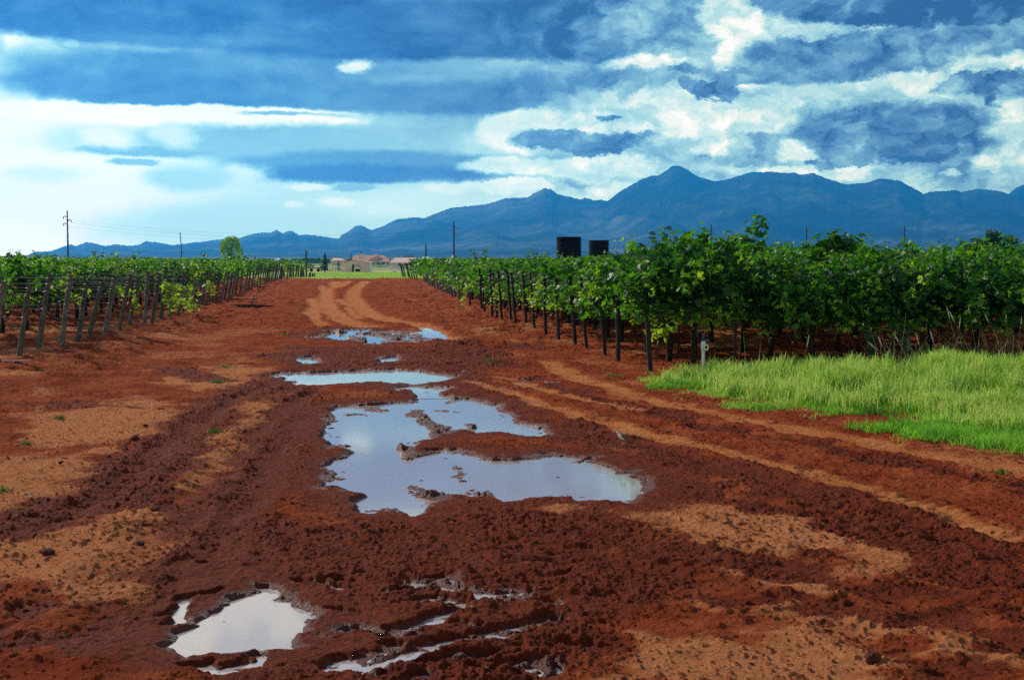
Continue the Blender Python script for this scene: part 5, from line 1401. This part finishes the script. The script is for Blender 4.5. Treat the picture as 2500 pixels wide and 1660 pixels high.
def shelter():
    Y = 372.0; L = at(834, 664, Y); Rr = at(904, 664, Y); z0 = float(base_z(Y)); W = Rr.x - L.x
    e = empty('farm_shelter', ((L.x + Rr.x) / 2, Y, z0)); h = W / 2
    He = at(834, 641, Y).z - z0; Hr = at(868, 635, Y).z - z0; k = W / 460
    ox0 = (920 - 980) * k; ox1 = (1042 - 980) * k; oz1 = at(860, 646.5, Y).z - z0
    def wall(y0, y1, hole=True):
        mb = MB()
        for a, b in ((-h, ox0), (ox1, h)):
            za = He + (Hr - He) * (1 - abs(a) / h) - .08; zb = He + (Hr - He) * (1 - abs(b) / h) - .08
            P = [(a, y0, -.3), (b, y0, -.3), (b, y0, zb), (a, y0, za), (a, y1, -.3), (b, y1, -.3), (b, y1, zb), (a, y1, za)]
            mb.add(P, [(0, 1, 2, 3), (7, 6, 5, 4), (0, 4, 5, 1), (1, 5, 6, 2), (2, 6, 7, 3), (3, 7, 4, 0)])
        za = He + (Hr - He) * (1 - abs(ox0) / h) - .08; zb = He + (Hr - He) * (1 - abs(ox1) / h) - .08
        P = [(ox0, y0, oz1), (ox1, y0, oz1), (ox1, y0, zb), (0, y0, Hr - .08), (ox0, y0, za)]; Q = [(x, y1, z) for x, _, z in P]
        mb.add(P + Q, [(0, 1, 2, 3, 4), (9, 8, 7, 6, 5), (0, 5, 6, 1), (2, 7, 8, 3), (3, 8, 9, 4)])
        return mb
    link_mesh('front_wall', wall(0, .2).mesh('front_wall', M_stucco), e)
    link_mesh('back_wall', wall(5.0, 5.2).mesh('back_wall', M_stucco), e)
    for s in (-1, 1):
        mb = MB(); a, b = sorted((s * h, s * (h - .2))); mb.box((a, .2, -.3), (b, 5.0, He - .1)); link_mesh('side_wall', mb.mesh('side_wall', M_white if s > 0 else M_stucco), e)
    mb = MB(); o = .28
    for s in (-1, 1):
        z_o = He - (Hr - He) * o / h
        P = [(0, -o, Hr), (s * (h + o), -o, z_o), (s * (h + o), 5.4, z_o), (0, 5.4, Hr)]; Q = [(x, y, z + .10) for x, y, z in P]
        mb.add(P + Q, [(0, 1, 2, 3), (7, 6, 5, 4), (0, 4, 5, 1), (1, 5, 6, 2), (2, 6, 7, 3)])
    link_mesh('roof', mb.mesh('roof', M_tile2), e)
    mb = MB(); t = .10
    mb.box((ox0 - t, -.03, -.1), (ox0, .23, oz1)); mb.box((ox1, -.03, -.1), (ox1 + t, .23, oz1)); mb.box((ox0 - t, -.035, oz1), (ox1 + t, .235, oz1 + t)); link_mesh('door_frame', mb.mesh('door_frame', plain('frame_brown', (.22, .13, .09), .9, .1)), e)
    tag(e, 'low pinkish tan farm shelter with a wide open doorway at the end of the road', 'farm shelter')
    # two dark animals beyond the doorway read as round shapes, built as plain dark cylinders
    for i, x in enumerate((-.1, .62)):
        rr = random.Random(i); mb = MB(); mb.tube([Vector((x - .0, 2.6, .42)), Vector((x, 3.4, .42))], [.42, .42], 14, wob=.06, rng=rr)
        ob = mb.build('doorway_shape', M_dark, None, e.location); tag(ob, ('left', 'right')[i] + ' one of two dark round shapes seen through the shelter doorway', 'round_shape')
shelter()

def house():
    Y = 520.0; z0 = float(base_z(Y)); P = lambda px, py, y=Y: at(px, py, y)
    L = P(852, 652).x; Rr = P(953, 652).x; c = (L + Rr) / 2; e = empty('farmhouse', (c, Y, z0)); h = (Rr - L) / 2
    ze = P(900, 637).z - z0; zr = P(900, 623.5).z - z0; Dp = 11.0
    mb = MB(); mb.box((-h + .5, 0, -.3), (h - .5, Dp, ze)); link_mesh('wall', mb.mesh('wall', M_stucco2), e)
    gx = -h + .5; mb = MB(); mb.add([(gx - .002, -.002, ze), (gx - .002, Dp, ze), (gx - .002, Dp * .5, zr - .15), (gx + .2, 0, ze), (gx + .2, Dp, ze), (gx + .2, Dp * .5, zr - .15)], [(0, 2, 1), (3, 4, 5), (0, 3, 5, 2), (2, 5, 4, 1)]); link_mesh('gable', mb.mesh('gable', M_stucco2), e)
    rx0 = P(862, 623).x - c; rx1 = P(933, 623).x - c
    rf = MB(); o = .5
    V = [(-h, -o, ze - .1), (h, -o, ze - .1), (h, Dp + o, ze - .1), (-h, Dp + o, ze - .1), (rx0, Dp * .5, zr), (rx1, Dp * .5, zr)]
    V2 = [(x, y, z - .22) for x, y, z in V[:4]]
    rf.add(V + V2, [(0, 1, 5, 4), (1, 2, 5), (2, 3, 4, 5), (3, 0, 4), (0, 6, 7, 1), (1, 7, 8, 2), (2, 8, 9, 3), (3, 9, 6, 0), (6, 9, 8, 7)])
    roof = link_mesh('roof', rf.mesh('roof', M_tile), e)
    # cross ridge towards the viewer
    xm = P(915, 630).x - c; mb = MB(); zc = zr - .5
    mb.add([(xm - 2.6, -.9, ze - .05), (xm + 2.6, -.9, ze - .05), (xm, -.0, zc), (xm, Dp * .45, zc)], [(0, 1, 2), (0, 2, 3), (2, 1, 3)]); link_mesh('cross_roof', mb.mesh('cross_roof', M_tile), e)
    fy = -.6; mb = MB(); mb.box((-h, fy - .08, ze - .34), (h, fy, ze - .12)); link_mesh('fascia', mb.mesh('fascia', M_white), e)
    x = P(882, 620).x - c; mb = MB(); mb.box((x - .75, -.9, -.2), (x + .75, .3, P(882, 619.5).z - z0)); ch = link_mesh('chimney', mb.mesh('chimney', M_stucco2), e)
    zt = P(882, 619.5).z - z0; mb = MB(); mb.tube([Vector((x, -.3, zt)), Vector((x, -.3, zt + .5)), Vector((x, -.3, zt + .6))], [.18, .18, .34], 10); link_mesh('chimney_cap', mb.mesh('chimney_cap', M_dark, True), ch)
    x = P(915, 620).x - c; mb = MB(); mb.box((x - .6, 3.2, zr - 1.2), (x + .6, 4.2, P(915, 620.3).z - z0)); link_mesh('roof_vent', mb.mesh('roof_vent', M_stucco), e)
    for px, w in ((911, .55), (924, .8), (935, .8), (947, .45)):
        x = P(px, 645).x - c; f = MB(); f.box((x - w, -.06, .9), (x + w, .04, 2.15)); fr = link_mesh('window', f.mesh('window', M_white), e)
        g = MB(); g.box((x - w + .1, -.075, 1.0), (x + w - .1, -.061, 2.05)); link_mesh('pane', g.mesh('pane', M_glass), fr)
    tag(e, 'single storey farmhouse with a red clay tile roof and tall tan chimney behind the shelter', 'house')
house()

def gable_house(pl, pr, pb, pe, prr, rl, rr_, Y, wall, roof, Dp, label, name='outbuilding', cat='outbuilding', gable_right=False, win=()):
    z0 = min(float(base_z(Y)), at(pl, pb, Y).z); P = lambda px, py: at(px, py, Y)
    L = P(pl, pb).x; Rr = P(pr, pb).x; c = (L + Rr) / 2; h = (Rr - L) / 2; e = empty(name, (c, Y, z0))
    ze = P(pl, pe).z - z0; zr = P(pl, prr).z - z0
    mb = MB(); mb.box((-h + .3, 0, -.3), (h - .3, Dp, ze)); link_mesh('wall', mb.mesh('wall', wall), e)
    x0 = P(rl, prr).x - c; x1 = P(rr_, prr).x - c
    rf = MB(); V = [(-h, -.4, ze), (h, -.4, ze), (h, Dp + .4, ze), (-h, Dp + .4, ze), (x0, Dp * .5, zr), (x1, Dp * .5, zr)]; V2 = [(x, y, z - .18) for x, y, z in V[:4]]
    rf.add(V + V2, [(0, 1, 5, 4), (1, 2, 5), (2, 3, 4, 5), (3, 0, 4), (0, 6, 7, 1), (1, 7, 8, 2), (2, 8, 9, 3), (3, 9, 6, 0), (6, 9, 8, 7)]); link_mesh('roof', rf.mesh('roof', roof), e)
    for px in win:
        x = P(px, 640).x - c; f = MB(); f.box((x - .6, -.06, .8), (x + .6, .04, 2.0)); fr = link_mesh('window', f.mesh('window', M_white), e); g = MB(); g.box((x - .5, -.075, .9), (x + .5, -.061, 1.9)); link_mesh('pane', g.mesh('pane', M_glass), fr)
    tag(e, label, cat)
gable_house(952, 1018, 654, 641, 629, 962, 1012, 470, M_stucco2, M_tile2, 9, 'tan outbuilding with a pale orange roof right of the farmhouse', win=(975, 990))
gable_house(806, 842, 648, 636, 630.5, 811, 828, 640, M_stucco2, M_tile2, 8, 'low far building with a pale roof behind the conifer, left of the shelter')
gable_house(984, 1010, 640, 628, 622, 990, 1006, 760, M_bark, M_cable, 10, 'far dark roofed house behind the outbuilding')
gable_house(662, 686, 642, 636, 631, 666, 678, 900, M_white, M_metal, 10, 'far white roofed shed left of the road end', name='shed', cat='shed')
gable_house(692, 708, 642, 636.5, 632.5, 693, 706, 950, M_white, M_metal, 10, 'small far grey white shed beside the white roofed shed', name='shed', cat='shed')
gable_house(710, 722, 642, 636, 632, 713, 719, 930, M_bark, M_cable, 8, 'small far dark shed right of the two pale ones', name='shed', cat='shed')
gable_house(1030, 1046, 642, 632, 627, 1032, 1044, 560, M_white, M_metal, 8, 'pale metal shed half hidden behind the bare pole and bushes', name='shed', cat='shed')
gable_house(1102, 1112, 640, 628, 622.5, 1105, 1109, 560, M_white, M_metal, 6, 'tiny white shed under the pole right of the farm', name='shed', cat='shed')
def metal_barn():
    Y = 210.0; z0 = float(base_z(Y)); P = lambda px, py: at(px, py, Y); c = P(1835, 620).x; e = empty('metal_barn', (c, Y, z0))
    r = P(1838, 608.5); l = P(1802, 620); q = P(1866, 620); h = (q.x - l.x) / 2; zr = r.z - z0; ze = l.z - z0; Dp = 12
    mb = MB(); mb.add([(-h, 0, -.3), (h, 0, -.3), (h, 0, ze), (0, 0, zr - .08), (-h, 0, ze), (-h, Dp, -.3), (h, Dp, -.3), (h, Dp, ze), (0, Dp, zr - .08), (-h, Dp, ze)], [(0, 1, 2, 3, 4), (9, 8, 7, 6, 5), (0, 4, 9, 5), (1, 6, 7, 2)]); link_mesh('wall', mb.mesh('wall', M_rail), e)
    mb = MB()
    for s in (-1, 1): mb.add([(0, -.3, zr), (s * (h + .3), -.3, ze - .06), (s * (h + .3), Dp + .3, ze - .06), (0, Dp + .3, zr), (0, -.3, zr + .08), (s * (h + .3), -.3, ze + .02), (s * (h + .3), Dp + .3, ze + .02), (0, Dp + .3, zr + .08)], [(0, 1, 2, 3), (7, 6, 5, 4), (0, 4, 5, 1), (1, 5, 6, 2), (2, 6, 7, 3)])
    link_mesh('roof', mb.mesh('roof', M_metal), e); e.rotation_euler.z = R(-14)
    tag(e, 'gable of a tan barn with a pale metal roof peeking over the right vines', 'barn')
metal_barn()

def rail_fence(x0, x1, pb, n, rails, Y, label, mat=M_rail):
    a = at(x0, pb, Y); b = at(x1, pb, Y); z0 = float(base_z(Y)); e = empty('rail_fence', (a.x, Y, z0)); L = b.x - a.x
    for i in range(n):
        mb = MB(); x = L * i / (n - 1); mb.box((x - .07, -.07, -.2), (x + .07, .07, 1.45)); link_mesh('post', mb.mesh('post', mat), e)
    for z in rails:
        mb = MB(); mb.box((0, .071, z - .05), (L, .12, z + .05)); link_mesh('rail', mb.mesh('rail', mat), e)
    tag(e, label, 'fence')
rail_fence(805, 833, 663, 5, (.35, .75, 1.15), 362, 'weathered rail fence left of the farm shelter')
rail_fence(905, 956, 656, 9, (.4, .8, 1.2), 430, 'pale rail fence in front of the farmhouse windows', M_white)
rail_fence(952, 978, 658, 5, (.4, .8, 1.2), 405, 'pale rail fence right of the shelter in front of the outbuilding', M_white)
def trough(): 
    Y = 372; p = at(963, 661, Y); mb = MB(); mb.tube([Vector((-.5, 0, .35)), Vector((.5, 0, .35))], .35, 12); mb.box((-.4, -.2, 0), (-.3, .2, .1)); mb.box((.3, -.2, 0), (.4, .2, .1))
    tag(mb.build('propane_tank', M_white, None, (p.x, Y, float(base_z(Y)))), 'small white tank on the pasture right of the shelter', 'tank')
    Y = 350; p = at(768, 655, Y); e = empty('flatbed_trailer', (p.x, Y, float(base_z(Y)))); mb = MB(); mb.box((-2.1, 0, .9), (2.1, 1.8, 1.1)); mb.box((1.2, .1, 1.1), (1.9, .2, 1.4)); link_mesh('bed', mb.mesh('bed', M_bark), e)
    for x in (-.8, .9):
        mb = MB(); mb.tube([Vector((x, -.05, .5)), Vector((x, .12, .5))], .42, 14); link_mesh('wheel', mb.mesh('wheel', M_dark), e)
    tag(e, 'low dark trailer parked on the pasture left of the conifer', 'trailer')
trough()

# ------------------------------------------------------------------ trees
M_tleaf = leaf_mat('tree_leaf_light', (.08, .20, .02), (.26, .46, .05), (.40, .58, .09), ((.08, .25, .02), (.25, .5, .04), (.4, .6, .08)))
M_tdark = leaf_mat('tree_leaf_dark', (.010, .035, .012), (.025, .075, .020), (.05, .12, .03), ((.02, .08, .01), (.05, .16, .02), (.1, .25, .04)), .25)
M_pine = leaf_mat('conifer_needles', (.008, .030, .014), (.020, .070, .028), (.045, .12, .04), ((.01, .06, .01), (.03, .12, .02), (.06, .2, .03)), .25)
def tree(px, pt, Y, wpx, kind, seed, label, mat, n=2600, group=None, leafk=1.0, base_py=None):
    rng = np.random.default_rng(seed); z0 = float(base_z(Y)); x = (px - 1250) / F * Y; H = at(px, pt, Y).z - z0; W = wpx / F * Y / 2
    e = empty('tree', (x, Y, z0)); rr = random.Random(seed); tb = MB(); pos = []
    if kind == 'round':
        tb.tube([Vector((0, 0, -.3)), Vector((.1, 0, H * .25)), Vector((-.05, 0, H * .45))], [W * .07, W * .06, W * .05], 8)
        tips = []
        for k in range(13):
            a = rng.uniform(0, 2 * np.pi); q = rng.uniform(.25, .85); t = Vector((math.cos(a) * W * q, math.sin(a) * W * q, H * rng.uniform(.5, .93) - q * q * H * .1)); s = Vector((rng.uniform(-.1, .1) * W, 0, H * rng.uniform(.2, .45)))
            tb.tube([s, s.lerp(t, .5) + Vector((0, 0, H * .05)), t], [W * .04, W * .028, W * .012], 6); tips.append(t)
        for k in range(n):
            while True:
                p = rng.normal(size=3); p /= np.linalg.norm(p); r = rng.uniform(.45, 1) ** .5; q = p * r
                X = q[0] * W; Yy = q[1] * W; Z = H * .62 + q[2] * H * .38
                if Z < H * .22: continue
                if q[2] < -.1 and rng.random() < .55: continue
                if float(perlin(X / W * 3.2 + seed, Z / W * 3.2 + Yy / W * 1.7)) < -.16: continue
                break
            pos.append((X, Yy, Z))
        # hanging fringe
        for k in range(n // 6):
            a = rng.uniform(0, 2 * np.pi); q = rng.uniform(.5, 1.08); pos.append((math.cos(a) * W * q, math.sin(a) * W * q, H * rng.uniform(.10, .5)))
    elif kind == 'cone':
        tb.tube([Vector((0, 0, -.3)), Vector((0, 0, H * .95))], [W * .12, W * .02], 7)
        for k in range(int(n)):
            f = rng.random() ** .75; z = H * (.10 + .90 * (1 - f)); rad = W * (f ** .8) * (1 - .30 * (.5 + .5 * math.sin(z / H * 26 + seed)))
            a = rng.uniform(0, 2 * np.pi); q = rng.uniform(.35, 1.0) * (.75 + .35 * float(perlin(a * 1.4 + seed, z / H * 7)))
            pos.append((math.cos(a) * rad * q, math.sin(a) * rad * q, z - .12 * rad * q))
    elif kind == 'pine':
        tb.tube([Vector((0, 0, -.3)), Vector((W * .05, 0, H * .5)), Vector((0, 0, H * .93))], [W * .09, W * .06, W * .02], 7)
        for k in range(34):
            f = rng.uniform(.0, 1); z = H * (.25 + .65 * f); a = rng.uniform(0, 2 * np.pi); L = W * (1.05 - .62 * f) * rng.uniform(.6, 1.1)
            t = Vector((math.cos(a) * L, math.sin(a) * L, z + L * rng.uniform(.25, .6))); s = Vector((0, 0, z)); tb.tube([s, s.lerp(t, .6) - Vector((0, 0, L * .06)), t], [W * .028, W * .02, W * .01], 5)
            m = int(n / 34)
            for j in range(m):
                g = rng.uniform(.3, 1.08); c = s.lerp(t, g); pos.append((c.x + rng.normal() * W * .085, c.y + rng.normal() * W * .085, c.z + rng.normal() * W * .07))
    else:
        tb.tube([Vector((0, 0, -.2)), Vector((0, 0, H * .6))], [W * .08, W * .03], 6)
        lobes = [(rng.uniform(-.7, .7) * W, rng.uniform(-.5, .5) * W, H * rng.uniform(.35, .75), rng.uniform(.3, .5)) for _ in range(9)]
        for k in range(n):
            l = lobes[rng.integers(9)]; p = rng.normal(size=3); p /= np.linalg.norm(p); r = l[3] * W * rng.uniform(.5, 1.05); pos.append((l[0] + p[0] * r, l[1] + p[1] * r, max(.05, l[2] + p[2] * min(r, H * .3))))
    pos = np.array(pos); nn = rng.normal(size=(len(pos), 3)) * .7 + np.array([0, 0, .7]); nn /= np.linalg.norm(nn, axis=1)[:, None]
    tint = np.clip(.45 + rng.normal(size=len(pos)) * .2 + .25 * perlin(pos[:, 0] / W * 2, pos[:, 2] / W * 2, seed), 0, 1)
    link_mesh('trunk', tb.mesh('trunk', M_bark, True), e)
    link_mesh('crown', leaves_mesh('crown', pos, rng.uniform(.6, 1.3, len(pos)) * W * .085 * leafk, nn, tint, rng, mat, simple=True), e)
    tag(e, label, 'tree' if kind != 'bush' else 'bush', group)
tree(566, 575, 190, 58, 'round', 1, 'rounded light green tree standing alone above the left vineyard', M_tleaf, 5200, leafk=.85)
tree(794, 616, 345, 30, 'cone', 2, 'green conifer on the pasture left of the farm shelter', M_pine, 1600, leafk=1.3)
tree(785, 628, 350, 14, 'cone', 22, 'lower conifer at the left foot of the taller conifer', M_tleaf, 700, leafk=1.5)
tree(858, 616.5, 510, 15, 'cone', 3, 'small dark conifer in front of the farmhouse gable', M_pine, 900, leafk=1.4)
tree(827, 636, 400, 16, 'cone', 4, 'low dark conifer right beside the left shelter wall', M_pine, 700, leafk=1.5)
tree(754, 641, 420, 18, 'bush', 5, 'round grey green bush at the foot of the short wooden pole', M_tdark, 500, leafk=1.6)
tree(764, 640, 430, 12, 'bush', 6, 'dark narrow bush right of the short wooden pole', M_tdark, 400, leafk=1.6)
tree(929, 643, 425, 12, 'bush', 7, 'small bright bush in front of the farmhouse wall', M_tleaf, 400, leafk=1.6)
tree(1027, 620, 150, 12, 'bush', 8, 'pale green bush right of the outbuilding roof', M_tleaf, 700, leafk=1.2)
tree(1093, 616, 88, 36, 'bush', 9, 'dense dark round bush among the vines left of the pole', M_tdark, 2600, leafk=.9)
tree(1075, 622, 90, 22, 'bush', 10, 'dark bush on the left side of the densest bush', M_tdark, 1300, leafk=1.)
tree(1120, 612, 92, 16, 'bush', 11, 'light green bush right of the densest dark bush', M_tleaf, 900, leafk=1.)
tree(1330, 612, 80, 58, 'bush', 12, 'wide dark bush rising over the vines left of the larger tank', M_tdark, 3000, leafk=.8)
tree(1506, 612, 74, 30, 'bush', 13, 'dark vine bush right of the smaller tank', M_tdark, 1600, leafk=.9)
tree(1822, 598, 200, 30, 'round', 14, 'pale green treetop behind the metal barn roof', M_tleaf, 900)
tree(2380, 578, 150, 66, 'pine', 15, 'left lower pine above the vines at the right', M_pine, 3600, leafk=.8)
tree(2430, 562, 160, 100, 'pine', 16, 'taller dark pine with upswept boughs at the right', M_pine, 5200, leafk=.7)
tree(2467, 569, 158, 60, 'pine', 17, 'pine joined to the right side of the taller pine', M_pine, 3000, leafk=.75)
tree(2325, 590, 150, 60, 'bush', 18, 'low grey green tree left of the pines', M_pine, 2200, leafk=.8)
def woods():
    """hazy tree line on the plain: far trees one can tell apart"""
    rr = random.Random(8); i = 0
    for px in (741, 760, 770, 957, 963, 970, 978, 1016, 1022, 1030):
        tree(px + rr.uniform(-1, 1), rr.uniform(626, 630), rr.uniform(700, 900), rr.uniform(9, 14), 'bush', 300 + i, f'far hazy dark tree on the plain, {ordinal(i + 1)} from the left around the farm', M_tdark, 240, 'far trees around the farm', 2.2); i += 1
woods()
def far_hedge():
    rng = np.random.default_rng(6); n = 9000
    Y = rng.uniform(800, 1000, n); x = rng.uniform(-.30, .45, n) * Y; z = float(base_z(900)) + rng.uniform(0, 3.2, n) * (.5 + .5 * np.abs(perlin(x * .01, Y * 0))) 
    nn = rng.normal(size=(n, 3)); nn /= np.linalg.norm(nn, axis=1)[:, None]
    o = link_mesh('distant_tree_belt', leaves_mesh('distant_tree_belt', np.stack([x, Y, z], 1), rng.uniform(1.0, 2.6, n), nn, rng.uniform(0, .7, n), rng, M_tdark, True)); tag(o, 'low dark belt of far scrub across the plain', 'scrub', kind='stuff')
far_hedge()
def pasture_grass():
    rng = np.random.default_rng(16); n = 26000
    Y = 122 + 230 * rng.random(n) ** 1.6; x = rng.uniform(-.17, -.06, n) * Y
    z = base_z(Y) - .05
    me = blades('pasture_grass', x, Y, z, rng.uniform(.05, .20, n) * (1 + (Y < 130) * .4), rng.uniform(.015, .04, n), np.clip(.55 + .45 * fbm(x * .05, Y * .08, 2, 5) + rng.normal(size=n) * .15, 0, 1), rng, M_grass, .4, .2)
    o = link_mesh('pasture_grass', me); tag(o, 'ragged pasture grass between the road end and the farm shelter', 'grass', kind='stuff')
pasture_grass()
